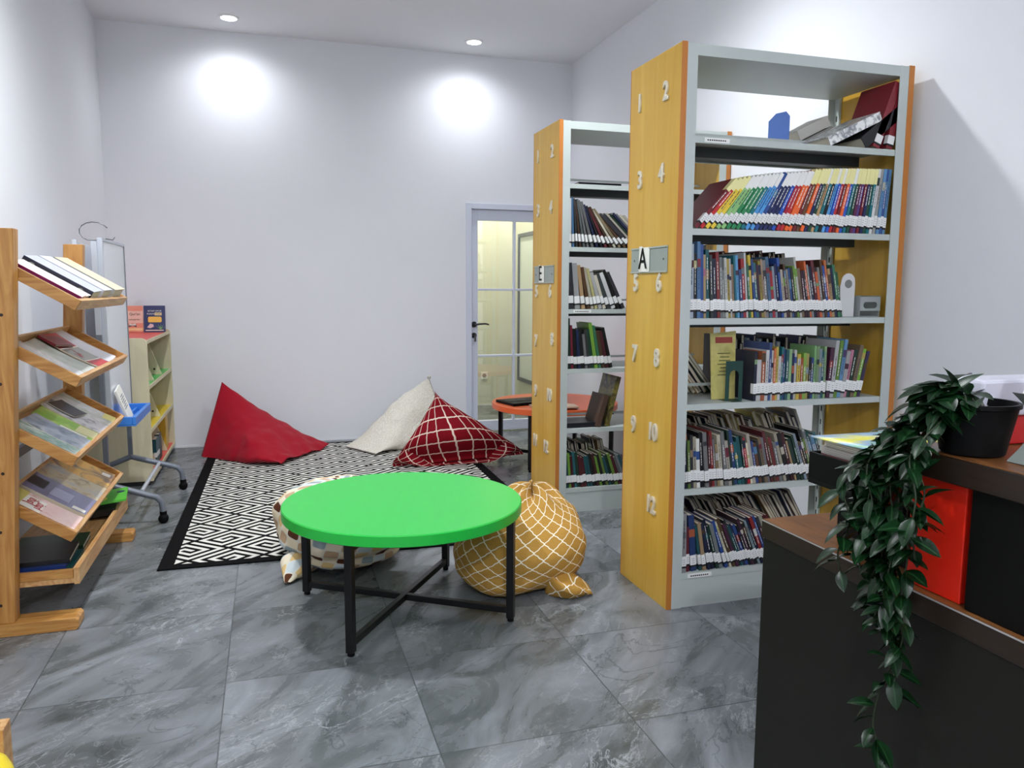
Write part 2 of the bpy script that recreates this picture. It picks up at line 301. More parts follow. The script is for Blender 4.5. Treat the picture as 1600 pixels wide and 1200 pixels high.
# ------------------------------------------------------------------ bookcases
ZS = [1.889, 1.540, 1.190, .847, .498, .145]; ZT = 2.231
BD = .44
def bookcase(name, label, X, Yf, bayw, nums, plate, letter, strips):
    t = thing(name, label, 'bookcase', (X, Yf, 0)); PT, UW = .022, .045
    W = PT + UW + bayw + UW + PT + .005
    def panel(x0, x1, nm):
        o = box(nm, x0, x1, .004, BD - .004, 0, ZT, YLAM, t, .001)
        MB().box(x0 - .0005, x1 + .0005, 0, .004, 0, ZT + .0005, OEDGE).box(x0 - .0005, x1 + .0005, BD - .004, BD, 0, ZT + .0005, OEDGE).build('edge_band', o); return o
    pl = panel(0, PT, 'side_panel'); panel(W - PT - .004, W, 'side_panel')
    xa, xb = PT + UW, PT + UW + bayw
    for x0 in (PT, xb):
        for y0 in (.001, BD - .041):
            u = MB().box(x0 + (.001 if x0 < .1 else .033), x0 + (.012 if x0 < .1 else UW - .001), y0 + .0032, y0 + .0368, 0, ZT - .0035, STEEL)
            ys = y0 if y0 < .1 else y0 + .037
            u.box(x0, x0 + UW, ys, ys + .003, 0, ZT - .003, STEEL)
            for k in range(30): 
                xs = x0 + .0125 if x0 < .1 else x0 + .0325
                u.box(xs - .0004, xs + .0004, y0 + .015, y0 + .022, .2 + k * .065, .225 + k * .065, mat((40, 44, 44), .6))
            u.build('upright', t)
    tp = MB().box(xa - .03, xb + .03, .002, BD - .002, ZT - .046, ZT - .044, STEEL).box(xa, xb, .0015, .0035, ZT - .046, ZT - .004, STEEL).box(xa, xb, BD - .0035, BD - .0015, ZT - .046, ZT - .004, STEEL).box(xa, xb, .0035, BD - .0035, ZT - .006, ZT - .004, STEEL)
    tp.build('top_panel', t)
    for i, z in enumerate(ZS):
        s = MB().box(xa + .001, xb - .001, .004, BD - .004, z - .003, z, STEEL)
        s.box(xa + .001, xb - .001, .004, .0065, z - .025, z - .003, STEEL).box(xa + .001, xb - .001, BD - .0065, BD - .004, z - .025, z - .003, STEEL)
        s.box(xa + .001, xb - .001, .0065, .02, z - .025, z - .0235, STEEL).box(xa + .001, xb - .001, BD - .02, BD - .0065, z - .025, z - .0235, STEEL)
        if i < 5: s.box(xa + .02, xb - .02, BD / 2 - .03, BD / 2 + .03, z - .045, z - .004, mat((60, 66, 66), .5))
        sh = s.build('shelf', t)
        if i < 5:
            MB().box(xa + .004, xb - .004, BD / 2 - .004, BD / 2 + .004, z + .045, z + .057, STEEL).build('divider_rail', sh)
    for x0, nm in strips:
        zi = ZS[nm]; lb = MB().box(xa + x0, xa + x0 + .11, .0015, .004, zi - .021, zi - .004, mat((232, 232, 228), .6))
        for k in range(9): lb.box(xa + x0 + .012 + k * .0095, xa + x0 + .012 + k * .0095 + .006, .0008, .0016, zi - .015, zi - .010, BLACK)
        o = lb.build('shelf_label', t); o['label'] = 'small white printed shelf strip'
    MB().box(xa - .002, xb + .002, .006, .009, 0, .119, STEEL).box(xa - .002, xb + .002, BD - .009, BD - .006, 0, .119, STEEL).build('kick_plate', t)
    nm_m = mat((224, 218, 200), .3, metal=.35)
    for n, (yy, zz) in nums.items():
        text('number', str(n), .10, nm_m, t, frame((-.004, yy - Yf, zz), (0, -1, 0), (0, 0, 1)), .0035, .82)
    y0, y1, z0, z1 = plate
    p = MB().box(-.004, -.0003, y0 - Yf, y1 - Yf, z0, z1, mat((150, 158, 152), .4))
    for a, b, c_, d_ in ((y0, y1, z0, z0 + .006), (y0, y1, z1 - .006, z1)): p.box(-.008, -.004, a - Yf, b - Yf, c_, d_, mat((170, 178, 170), .4))
    for yy in (y0 + .03, y1 - .03): p.box(-.0055, -.004, yy - Yf - .004, yy - Yf + .004, (z0 + z1) / 2 - .004, (z0 + z1) / 2 + .004, mat((90, 96, 92), .4))
    hp = p.build('label_holder', t)
    ym = (y0 + y1) / 2 + .035 - Yf; vs, fs = [], []
    for k in range(9):
        a = -1 + k / 4; vs += [(-.0125 + .006 * a * a, ym - a * .048, z0 + .004), (-.0125 + .006 * a * a, ym - a * .048, z1 + .006 * (a < 0))]
    for k in range(8): fs.append((2 * k, 2 * k + 2, 2 * k + 3, 2 * k + 1))
    MB().add(vs, fs, PAPER).build('paper_card', hp, smooth=1)
    text('letter', letter, .125, BLACK, hp, frame((-.0142, ym, (z0 + z1) / 2 + .002), (0, -1, 0), (0, 0, 1)), .0008, .9)
    return t
AX, AY = 1.5159, 2.751; EX, EY = 1.5591, 4.178
NA = {1: (3.093, 2.073), 2: (2.867, 2.073), 3: (3.075, 1.757), 4: (2.886, 1.76), 5: (3.091, 1.328), 6: (2.882, 1.327), 7: (3.088, 1.025), 8: (2.884, 1.021), 9: (3.083, .713), 10: (2.902, .711), 12: (2.902, .401)}
NE = {1: (4.524, 2.079), 2: (4.281, 2.074), 3: (4.515, 1.765), 4: (4.292, 1.763), 5: (4.531, 1.287), 6: (4.292, 1.288), 7: (4.535, .987), 8: (4.25, 1.013), 9: (4.532, .68), 10: (4.289, .684), 11: (4.536, .37), 12: (4.341, .366)}
bookcase('bookcase', 'tall yellow-sided steel bookcase marked A, nearest the reception desk', AX, AY, .944, NA, (2.82, 3.14, 1.372, 1.477), 'A', [(.04, 0), (.03, 5)])
bookcase('bookcase', 'tall yellow-sided steel bookcase marked E, standing behind the A bookcase', EX, EY, .944, NE, (4.237, 4.576, 1.338, 1.44), 'E', [(.03, 2)])
# ------------------------------------------------------------------ books
PAL = {'maroon': (110, 22, 34), 'red': (186, 36, 40), 'crimson': (160, 20, 52), 'orange': (232, 100, 40), 'yellow': (226, 196, 60), 'pale yellow': (226, 216, 130), 'light green': (140, 190, 120), 'lime': (130, 190, 50), 'green': (40, 130, 80), 'dark green': (24, 70, 50), 'teal': (20, 110, 120), 'sky blue': (80, 150, 210), 'blue': (36, 84, 180), 'navy': (24, 34, 84), 'purple': (80, 50, 120), 'plum': (90, 30, 70), 'brown': (100, 64, 40), 'tan': (180, 146, 100), 'grey': (130, 132, 134), 'dark grey': (60, 62, 66), 'black': (24, 24, 28), 'white': (226, 226, 222), 'cream': (220, 210, 180), 'pale blue': (170, 196, 214), 'pink': (210, 110, 140)}
LABW = mat((228, 228, 226), .5); LABK = mat((18, 18, 20), .5); PAGE = mat((214, 206, 186), .85, nz=.05, sc=60.0); BANDY = mat((232, 226, 160), .45); BANDW = mat((232, 232, 228), .45)
SPW = mat((230, 228, 220), .5)
def mute(c, m, v):
    q = lambda x: int(round(x / 6)) * 6
    g = sum(c) / 3; return tuple(q((x + (g - x) * m) * v) for x in c)
def make_book(name, t, h, d, col, title=None, band=None, lab=.03, detail=True, rng=random):
    pc = PAL[col] if band else mute(PAL[col], rng.uniform(.12, .4), rng.uniform(.62, .95)); cm = mat(pc, .35); b = MB(); k = min(.0016, t * .15)
    b.box(0, k, 0, d, 0, h, cm).box(t - k, t, 0, d, 0, h, cm).box(k, t - k, 0, k, 0, h, cm)
    if detail:
        tc = SPW if sum(PAL[col]) < 420 else mat((40, 40, 60), .5)
        z = h * rng.uniform(.36, .46); e = h * (.72 if band else rng.uniform(.7, .9))
        if band or rng.random() < .7:
            lo, hi = (.40, .60) if band else (.42, .58)
            while z < e:
                ln = rng.uniform(.006, .020); b.box(t * lo, t * hi, -.0004, 0, z, min(z + ln, e), tc); z += ln + .003
        if not band and rng.random() < .45:
            z0 = h * rng.uniform(.55, .8); b.box(0, t, -.0003, 0, z0, min(h, z0 + rng.uniform(.012, .04)), mat(mute(PAL[rng.choice(list(PAL))], .3, .8), .4))
    o = b.build(name)
    MB().box(k, t - k, k, d - .004, .003, h - .004, PAGE).build('pages', o)
    lm = MB().box(-.0006, t + .0006, -.0008, min(.02, d), lab + .008, lab + .05, LABW).box(-.0007, t + .0007, -.001, min(.02, d), lab, lab + .008, LABK)
    if detail:
        for q in range(3): lm.box(t * .28, t * .72, -.0012, -.0008, lab + .016 + q * .009, lab + .0178 + q * .009, mat((128, 128, 134), .6))
    lm.build('call_label', o)
    if band: MB().box(-.0006, t + .0006, -.001, .03, h * .76, h - .001, BANDY if band == 'y' else BANDW).build('title_band', o)
    return o
NBOOK = 0
def row(x, z, y, items, lean, shelf, group, xend, seed, dfix=None, roll=.0, lab=.022, detail=True):
    """items: (thickness, height, colour, band); lean(u) in degrees, + means the top goes right"""
    global NBOOK
    rng = random.Random(seed); x0 = x; n = 0; prev = None
    for (t, h, c, band) in items:
        u = (x - x0) / (xend - x0); th = rad(lean(u) + rng.uniform(-roll, roll))
        if prev is not None and prev[0] - th > 0: x += min(h, prev[1]) * (prev[0] - th) * .9
        if x + t / cos(th) > xend: break
        d = dfix or min(.19, h * rng.uniform(.72, .82)); n += 1
        o = make_book('book', t, h, d, c, None, band, lab * rng.uniform(.8, 1.2), detail, rng); o.rotation_euler = (0, th, 0)
        yy = y + rng.uniform(.0, .006)
        if th > 0: o.location = (x + t / cos(th) - t * cos(th), yy, z + t * sin(th) + .0006)
        else: o.location = (x, yy, z + .0006)
        look = 'slim ' if t < .009 else ('thick ' if t > .018 else '')
        bt = {'y': ' with pale yellow title band', 'w': ' with white title band'}.get(band, '')
        tag(o, '%s%s book%s, %s from left on %s' % (look, c, bt, ordn(n), shelf), 'book', group); NBOOK += 1
        x += t / cos(th) + .0004; prev = (th, h)
    return x
def gen(n, seed, cols, tr, hr, trend=None):
    r = random.Random(seed); out = []
    for i in range(n):
        out.append((r.uniform(*tr), r.uniform(*hr) * (trend(i / n) if trend else 1), r.choice(cols), None))
    return out
yA = AY + .012; xA0, xA1 = AX + .069, AX + .067 + .942; yE = EY + .012; xE0, xE1 = EX + .069, EX + .067 + .942
# A shelf 2: encyclopaedia series leaning right
seq = [('maroon', 'y'), ('red', 'y'), ('yellow', 'y'), ('yellow', 'y'), ('light green', 'w'), ('light green', 'w'), ('green', 'w'), ('green', 'w'), ('green', 'w'), ('teal', 'w'), ('sky blue', 'w'), ('sky blue', 'w'), ('blue', None), ('navy', 'w'), ('navy', 'w'), ('navy', 'w'), ('blue', 'w'), ('crimson', 'w'), ('red', 'w'), ('orange', 'w'), ('orange', 'w')]
for i in range(22):
    seq.append((['maroon', 'brown', 'orange', 'navy', 'dark green', 'tan', 'teal', 'black', 'sky blue', 'blue', 'red', 'maroon', 'orange', 'blue', 'teal', 'dark green', 'plum', 'purple', 'maroon', 'navy', 'dark green', 'teal'][i], 'y' if i not in (5, 8, 10, 14) else 'w'))
seq += [('white', None), ('white', None), ('sky blue', None), ('blue', None), ('sky blue', None)]
it = [(.0145 if i < 21 else .0135, .262 + (.008 if i > 20 else 0), c, b) for i, (c, b) in enumerate(seq)]
row(xA0 + .004, ZS[1], yA, it, lambda u: 43 - 40 * u ** .9, "A bookcase's second shelf", 'books on the second shelf of the A bookcase', xA1 - .001, 3, .20, 0)
MIX = ['navy', 'blue', 'teal', 'dark green', 'green', 'brown', 'tan', 'red', 'maroon', 'black', 'dark grey', 'grey', 'sky blue', 'cream', 'white', 'lime', 'orange', 'yellow', 'pale blue', 'plum']
DARK = ['navy', 'blue', 'black', 'dark grey', 'dark green', 'teal', 'brown', 'maroon', 'grey', 'tan', 'red', 'lime', 'pale blue', 'cream', 'white']
it = [(.018, .29, 'pale blue', None), (.013, .255, 'black', None), (.014, .30, 'sky blue', None), (.014, .29, 'blue', None), (.01, .25, 'tan', None), (.015, .27, 'teal', None), (.012, .25, 'dark grey', None), (.015, .235, 'navy', None), (.014, .26, 'red', None)] + gen(60, 12, MIX, (.008, .0145), (.19, .268), lambda u: 1.0 - .12 * u)
row(xA0 + .004, ZS[2], yA, it, lambda u: -1.5 - 10 * min(1, u * 1.3), "A bookcase's third shelf", 'books on the third shelf of the A bookcase', xA0 + .735, 5, roll=.5)
LIGHT = ['white', 'pale blue', 'yellow', 'blue', 'sky blue', 'navy', 'teal', 'cream', 'lime', 'dark grey', 'white', 'tan', 'orange', 'black', 'light green']
it = [(.013, .205, 'navy', None), (.02, .17, 'white', None), (.018, .205, 'orange', None), (.014, .21, 'white', None), (.012, .24, 'blue', None)] + gen(30, 21, LIGHT, (.009, .015), (.17, .225)) 
xx = row(xA0 + .312, ZS[3], yA, it, lambda u: 0, "A bookcase's fourth shelf", 'books on the fourth shelf of the A bookcase', xA0 + .665, 6, roll=.4)
it = [(.018, .215, 'plum', None), (.018, .245, 'white', None), (.016, .245, 'lime', None), (.016, .25, 'sky blue', None), (.018, .20, 'white', None), (.014, .205, 'pink', None), (.018, .205, 'dark green', None), (.018, .225, 'tan', None), (.016, .21, 'lime', None), (.015, .2, 'purple', None)]
row(xx + .004, ZS[3], yA, it, lambda u: 4 + 13 * u, "the slanting right end of A bookcase's fourth shelf", 'books on the fourth shelf of the A bookcase', xA1 - .03, 7)
it = gen(70, 33, DARK, (.0085, .0165), (.175, .235))
it = [(.016, .26, 'navy', None), (.011, .2, 'lime', None), (.012, .22, 'dark grey', None)] + it
row(xA0 + .004, ZS[4], yA, it, lambda u: -2 - 18 * min(1, u * 1.2), "A bookcase's fifth shelf", 'books on the fifth shelf of the A bookcase', xA0 + .70, 8, roll=1.0)
it = [(.02, .25, 'white', None), (.014, .19, 'crimson', None), (.026, .24, 'blue', None)] + gen(40, 41, DARK + ['plum', 'maroon'], (.009, .016), (.185, .24))
row(xA0 + .004, ZS[5], yA, it, lambda u: -1 - 22 * min(1, u * 2.1), "A bookcase's bottom shelf", 'books on the bottom shelf of the A bookcase', xA0 + .5, 9, roll=1.0)
# E rows (left stretch seen beside the A bookcase, right end seen through it)
ED = ['black', 'dark grey', 'brown', 'tan', 'maroon', 'navy', 'dark green', 'cream', 'grey']
it = [(.012, .27, 'white', None), (.012, .275, 'sky blue', None), (.01, .27, 'dark grey', None)] + gen(30, 51, ED, (.010, .015), (.24, .27))
row(xE0 + .004, ZS[1], yE, it, lambda u: -1 - 45 * min(1, u * 1.55), "E bookcase's second shelf", 'books on the second shelf of the E bookcase', xE0 + .55, 10, roll=.5, detail=False)
it = [(.03, .262, 'dark grey', None), (.03, .26, 'white', None), (.022, .25, 'tan', None), (.018, .24, 'brown', None), (.016, .24, 'cream', None), (.016, .235, 'pale yellow', None), (.02, .215, 'white', None), (.018, .2, 'cream', None), (.02, .215, 'dark grey', None), (.024, .22, 'white', None), (.02, .24, 'black', None), (.02, .23, 'dark grey', None)]
row(xE0 + .004, ZS[2], yE, it, lambda u: -3 - 26 * min(1, u * 1.4), "E bookcase's third shelf", 'books on the third shelf of the E bookcase', xE0 + .5, 11, detail=False)
it = [(.018, .29, 'dark green', None), (.014, .25, 'crimson', None), (.02, .23, 'black', None), (.016, .225, 'navy', None), (.022, .22, 'black', None), (.014, .2, 'grey', None), (.016, .225, 'dark grey', None), (.018, .23, 'dark green', None), (.02, .265, 'lime', None), (.016, .25, 'green', None), (.02, .22, 'brown', None), (.02, .22, 'maroon', None), (.018, .24, 'black', None)]
row(xE0 + .004, ZS[3], yE, it, lambda u: -2 - 16 * min(1, u * 1.2), "E bookcase's fourth shelf", 'books on the fourth shelf of the E bookcase', xE0 + .42, 12, detail=False)
it = gen(30, 61, ['lime', 'dark green', 'black', 'dark grey', 'navy', 'teal', 'maroon', 'grey', 'black'], (.012, .02), (.175, .215))
row(xE0 + .004, ZS[5], yE, it, lambda u: -4 - 18 * min(1, u * 1.1), "E bookcase's bottom shelf", 'books on the bottom shelf of the E bookcase', xE0 + .43, 13, detail=False)
it = gen(9, 71, ['dark grey', 'black', 'brown', 'grey', 'cream'], (.014, .022), (.2, .245))
row(xE1 - .22, ZS[1], yE, it, lambda u: -6, "the far right of E bookcase's second shelf", 'books at the right end of the E bookcase', xE1 - .06, 14, detail=False)
it = gen(8, 72, ['dark grey', 'tan', 'brown', 'grey', 'cream'], (.014, .022), (.2, .245))
row(xE1 - .2, ZS[2], yE, it, lambda u: 3, "the far right of E bookcase's third shelf", 'books at the right end of the E bookcase', xE1 - .03, 15, detail=False)
print('BOOKS', NBOOK)
# rear rows on the far side of both bookcases: more than could be told apart
rr = random.Random(99); rb = MB()
def rear(x0, x1, z, yb, lean, hr, cols):
    x = x0
    while x < x1:
        t, h = rr.uniform(.01, .018), rr.uniform(*hr); th = rad(lean + rr.uniform(-2, 2)); dd = rr.uniform(.13, .17)
        rb.T = Matrix.Translation((x, yb - dd, z + (t * sin(th) if th > 0 else 0) + .001)) @ Matrix.Rotation(th, 4, 'Y')
        cm = mat(PAL[rr.choice(cols)], .45); k = .0016
        rb.box(0, k, 0, dd, 0, h, cm).box(t - k, t, 0, dd, 0, h, cm).box(k, t - k, dd - k, dd, 0, h, cm).box(k, t - k, .003, dd - k, .003, h - .004, PAGE)
        x += t / cos(th) + .0005
    rb.T = None
GR = ['dark grey', 'black', 'grey', 'dark green', 'brown', 'tan', 'navy', 'cream']
ybA = AY + BD - .012
rear(xA0 + .17, xA0 + .30, ZS[3], ybA, -38, (.2, .25), GR); rear(xA0 + .1, xA1 - .12, ZS[4], ybA, -24, (.24, .285), GR + ['pale yellow', 'white']); rear(xA0 + .17, xA1 - .1, ZS[5], ybA, -32, (.24, .28), GR)
rear(xA0 + .12, xA0 + .68, ZS[2], ybA, -8, (.26, .29), ['black', 'maroon', 'dark grey', 'dark green', 'brown']); rear(xA0 + .32, xA0 + .66, ZS[3], ybA, 0, (.22, .26), ['navy', 'dark grey', 'pale blue', 'black'])
rear(xA0 + .68, xA1 - .05, ZS[3], ybA, 6, (.21, .25), ['black', 'dark grey', 'navy'])
rear(xE0 + .06, xE0 + .4, ZS[5], EY + BD - .012, -12, (.2, .24), GR); rear(xE0 + .16, xE0 + .4, ZS[1], EY + BD - .012, -30, (.24, .28), GR)
o = rb.build('rear_books'); tag(o, 'mass of mostly dark books along the far sides of both bookcases', 'books', None, 'stuff')
# ------------------------------------------------------------------ loose things on the bookcase shelves
def slabbook(name, label, cat, L, Wd, T, cov, mw, group=None, extra=None, pages=True, parent=None):
    """a closed book lying in its own frame: x along the height L, y along the width Wd, z thickness T, spine at y=0"""
    k = min(.003, T * .2); b = MB().box(0, L, 0, Wd, 0, k, cov).box(0, L, 0, Wd, T - k, T, cov).box(0, L, 0, k, k, T - k, cov)
    o = b.build(name, parent, mw=mw)
    if label: tag(o, label, cat, group)
    if pages: MB().box(.004, L - .004, k, Wd - .004, k, T - k, PAGE).build('pages', o)
    return o
z1 = ZS[0]
t = thing('bookend', 'blue steel bookend standing alone on the A bookcase\'s top shelf', 'bookend', (AX + .555, AY + .24, z1 + .001))
bl = mat((96, 132, 206), .35); pl = [(.0, 0), (.105, 0), (.105, .16), (.085, .178), (.035, .165), (.0, .13)]
MB().prism(pl, 0, .002, bl).build('upright_plate', t); MB().box(0, .105, .002, .09, 0, .0015, bl).build('base_plate', t)
X1 = AX + .067
def leanbook(label, t_, h_, d_, cov, x, th, y=yA, z=z1, cat='book', grp=None, lab=False, lean_y=0):
    th = rad(th); b = MB(); k = .003
    b.box(0, k, 0, d_, 0, h_, cov).box(t_ - k, t_, 0, d_, 0, h_, cov).box(k, t_ - k, 0, k, 0, h_, cov)
    o = b.build('book'); tag(o, label, cat, grp); o.rotation_euler = (0, th, 0)
    o.location = (x - (t_ * cos(th) if th > 0 else 0), y, z + (t_ * sin(th) if th > 0 else 0) + .0008)
    MB().box(k, t_ - k, k, d_ - .004, .004, h_ - .004, PAGE).build('pages', o)
    if lab: MB().box(-.0006, t_ + .0006, -.001, .02, .02, .055, LABW).box(-.0007, t_ + .0007, -.0012, .02, .012, .02, LABK).build('call_label', o)
    return o
patt = blotch('grey_print', [(230, 230, 228), (232, 232, 230), (120, 124, 130), (226, 226, 226)], 30)
leanbook('red leather book leaning at the right end of the A bookcase\'s top shelf', .032, .275, .2, mat((118, 30, 40), .4, nz=.2, sc=30.0), X1 + .935, 11, lab=True)
leanbook('red leather book with cover ornament, second from right on A\'s top shelf', .034, .285, .2, mat((124, 32, 42), .4, nz=.2, sc=34.0), X1 + .868, 20, lab=True)
leanbook('thick black book leaning on the red leather books on A\'s top shelf', .05, .245, .19, mat((26, 26, 30), .5), X1 + .805, 52)
leanbook('patterned white and grey book leaning on a black book on A\'s top shelf', .038, .275, .19, patt, X1 + .63, 65, y=yA + .002)
bx = slabbook('book', 'grey book with dark red spine lying at the back of A\'s top shelf', 'book', .2, .15, .05, mat((150, 148, 142), .6), frame((X1 + .66, AY + .245, z1 + .002), (.86, 0, .42), (0, 1, 0)))
slabbook('book', 'pale grey book lying on the grey book at the back of A\'s top shelf', 'book', .17, .14, .045, mat((196, 194, 186), .6), frame((X1 + .662, AY + .252, z1 + .064), (.86, 0, .42), (0, 1, 0)))
# third shelf right end: white holder and grey tray
t = thing('magazine_file', 'white rounded plastic file stand beside the books on A\'s third shelf', 'file stand', (X1 + .745, AY + .05, ZS[2] + .001))
wp = mat((206, 206, 206), .4)
arc = [(-.0, 0), (.075, 0), (.075, .14)] + [(.04 + .035 * cos(a), .15 + .035 * sin(a)) for a in [i * pi / 8 for i in range(1, 8)]] + [(0, .13)]
MB().prism(arc, 0, .004, wp).build('front_panel', t, bevel=.001); MB().box(.001, .074, .004, .2, 0, .004, wp).box(.071, .074, .004, .2, .004, .13, wp).build('tray', t)
ho = MB(); ho.T = Matrix.Translation((.04, -.001, .14)) @ Matrix.Rotation(pi / 2, 4, 'X'); ho.lathe([(.018, -.001), (.018, .0005)], mat((120, 120, 118), .5), n=20); ho.build('finger_hole', t)
t = thing('shelf_bin', 'grey metal bin with an oval handle hole on A\'s third shelf', 'bin', (X1 + .835, AY + .03, ZS[2] + .001))
gm = mat((150, 156, 154), .4)
def oval(cx, cz, a, r, n=10): return [(cx + a * (1 if cos(q) > 0 else -1) + r * cos(q), cz + r * sin(q)) for q in [2 * pi * (i + .5) / (2 * n) for i in range(2 * n)]]
W_, H_ = .105, .09; ov = oval(W_ / 2, .05, .022, .014); vs, fs = [], []
ou = []
for (x, z) in ov:
    dx, dz = x - W_ / 2, z - H_ / 2; s_ = min(W_ / 2 / max(abs(dx), 1e-6), H_ / 2 / max(abs(dz), 1e-6)); ou.append((W_ / 2 + dx * s_, H_ / 2 + dz * s_))
n = len(ov)
for yy in (0, .004): vs += [(x, yy, z) for x, z in ov] + [(x, yy, z) for x, z in ou]
for i in range(n):
    j = (i + 1) % n
    fs += [(i, j, n + j, n + i), (2 * n + i, 3 * n + i, 3 * n + j, 2 * n + j), (i, 2 * n + i, 2 * n + j, j), (n + i, n + j, 3 * n + j, 3 * n + i)]
MB().add(vs, fs, gm).build('front', t); MB().box(0, W_, .004, .24, 0, .003, gm).box(0, .003, .004, .24, .003, H_, gm).box(W_ - .003, W_, .004, .24, .003, H_, gm).box(.003, W_ - .003, .237, .24, .003, H_, gm).build('body', t)
# fourth shelf: certificate sheet and dark green bookend
t = tag(MB().prism([(0, 0), (.112, 0), (.118, .285), (-.004, .275)], 0, .004, blotch('certificate_print', [(178, 168, 96), (196, 186, 110), (168, 158, 90)], 14)).build('notice_sheet'), 'yellow-green printed notice standing on the A bookcase\'s fourth shelf', 'notice')
t.location = (X1 + .17, AY + .10, ZS[3] + .001); t.rotation_euler = (rad(-4), 0, 0)
MB().box(.02, .10, -.002, -.0003, .235, .26, mat((150, 60, 50), .6)).build('title_strip', t)
li = MB()
for k in range(7): li.box(.03 + .006 * (k % 3), .09 - .005 * (k % 2), -.0015, -.0003, .10 + k * .015, .104 + k * .015, mat((90, 96, 50), .6))
li.build('text_lines', t)
t = thing('bookend', 'dark green bookend with an arched cutout on A\'s fourth shelf', 'bookend', (X1 + .20, AY + .045, ZS[3] + .001))
gb = mat((16, 60, 52), .4); b = MB()
b.box(0, .018, 0, .002, 0, .165, gb).box(.062, .08, 0, .002, 0, .165, gb)
aq = [(.018, .165), (.018, .105)] + [(.04 - .022 * cos(a), .105 + .022 * sin(a)) for a in [i * pi / 10 for i in range(1, 10)]] + [(.062, .105), (.062, .165)]
b.prism(aq, 0, .002, gb); b.build('upright_plate', t); MB().box(0, .08, .002, .05, 0, .0015, gb).box(.018, .062, -.03, 0, 0, .0015, gb).build('base_plate', t)
# E shelves loose things
X2 = EX + .067
slabbook('folder', 'thin black folder lying on the E bookcase\'s top shelf', 'folder', .26, .18, .012, BLACK, frame((X2 + .06, EY + .02, ZS[0] + .001), (1, 0, 0), (0, 1, 0)))
slabbook('folder', 'large black folder lying flat on the E bookcase\'s fifth shelf', 'folder', .28, .20, .028, mat((22, 24, 30), .35), frame((X2 + .004, EY + .03, ZS[4] + .001), (1, 0, 0), (0, 1, 0)))
olive = blotch('olive_print', [(80, 74, 40), (140, 130, 60), (60, 50, 34), (160, 150, 110)], 12)
leanbook('olive patterned book leaning right on the E bookcase\'s fifth shelf', .03, .30, .2, olive, X2 + .275, 14, y=yE + .01, z=ZS[4])
leanbook('brown book leaning right on the E bookcase\'s fifth shelf', .03, .19, .18, mat((78, 56, 42), .5), X2 + .215, 16, y=yE, z=ZS[4])
# ------------------------------------------------------------------ rug
RA = rad(-1.0); RW, RL = 1.99, 2.90; KM = 10
def spiral(n):
    g = [[0] * n for _ in range(n)]; x = y = 0; dx, dy = 1, 0; seg = [n - 1, n - 1, n - 1] + [q for k in range(n - 3, 0, -2) for q in (k, k)]; g[0][0] = 1
    for s_ in seg:
        for _ in range(s_):
            x += dx; y += dy
            if 0 <= x < n and 0 <= y < n: g[y][x] = 1
        dx, dy = -dy, dx
    return g
sp = spiral(9); N = 20
cell = [[0] * N for _ in range(N)]
def put(ox, oy, rot, flip):
    for y in range(9):
        for x in range(9):
            a, b = x, y
            if flip: a = 8 - a
            for _ in range(rot): a, b = 8 - b, a
            cell[oy + y][ox + x] = sp[b][a]
put(0, 0, 0, 0); put(10, 0, 1, 1); put(0, 10, 3, 1); put(10, 10, 2, 0)
rug = thing('area_rug', 'black and white patterned rug with black border under the bean bags', 'rug', (-.531, 3.812, 0), RA)
RBK = mat((16, 16, 17), .95, spec=.1, nz=.2, sc=200.0); RWH = mat((226, 224, 216), .95, spec=.1, nz=.05, sc=200.0)
MB().box(0, RW, 0, RL, 0.0005, .008, RBK).build('rug_base', rug, bevel=.002)
wx, wy = .347 * 2 / (2 * N), .615 / (2 * N)          # half-diagonals of one unit cell
bx0, bx1, by0, by1 = .068, RW - .068, .052, RL - .052
def clip(poly):
    for ax, lim, sg in ((0, bx0, 1), (0, bx1, -1), (1, by0, 1), (1, by1, -1)):
        out = []
        for i, p in enumerate(poly):
            q = poly[i - 1]; ip, iq = (p[ax] - lim) * sg >= 0, (q[ax] - lim) * sg >= 0
            if ip != iq:
                k = (lim - q[ax]) / (p[ax] - q[ax]); out.append((q[0] + (p[0] - q[0]) * k, q[1] + (p[1] - q[1]) * k))
            if ip: out.append(p)
        poly = out
        if not poly: return poly
    return poly
wb = MB(); ORX, ORY = .297, .258                          # a lattice node on the rug
for j in range(-130, 240):
    i = -200
    while i < 200:
        if cell[j % N][i % N]:
            i0 = i
            while i < 200 and cell[j % N][i % N]: i += 1
            P = lambda a, b: (ORX + (a - b) * wx, ORY + (a + b) * wy)
            c = [P(i0, j), P(i, j), P(i, j + 1), P(i0, j + 1)]
            if max(p[0] for p in c) > bx0 and min(p[0] for p in c) < bx1 and max(p[1] for p in c) > by0 and min(p[1] for p in c) < by1:
                c = clip(c)
                if len(c) > 2: wb.add([(x, y, .0086) for x, y in c], [list(range(len(c)))], RWH)
        else: i += 1
wb.build('key_pattern', rug)
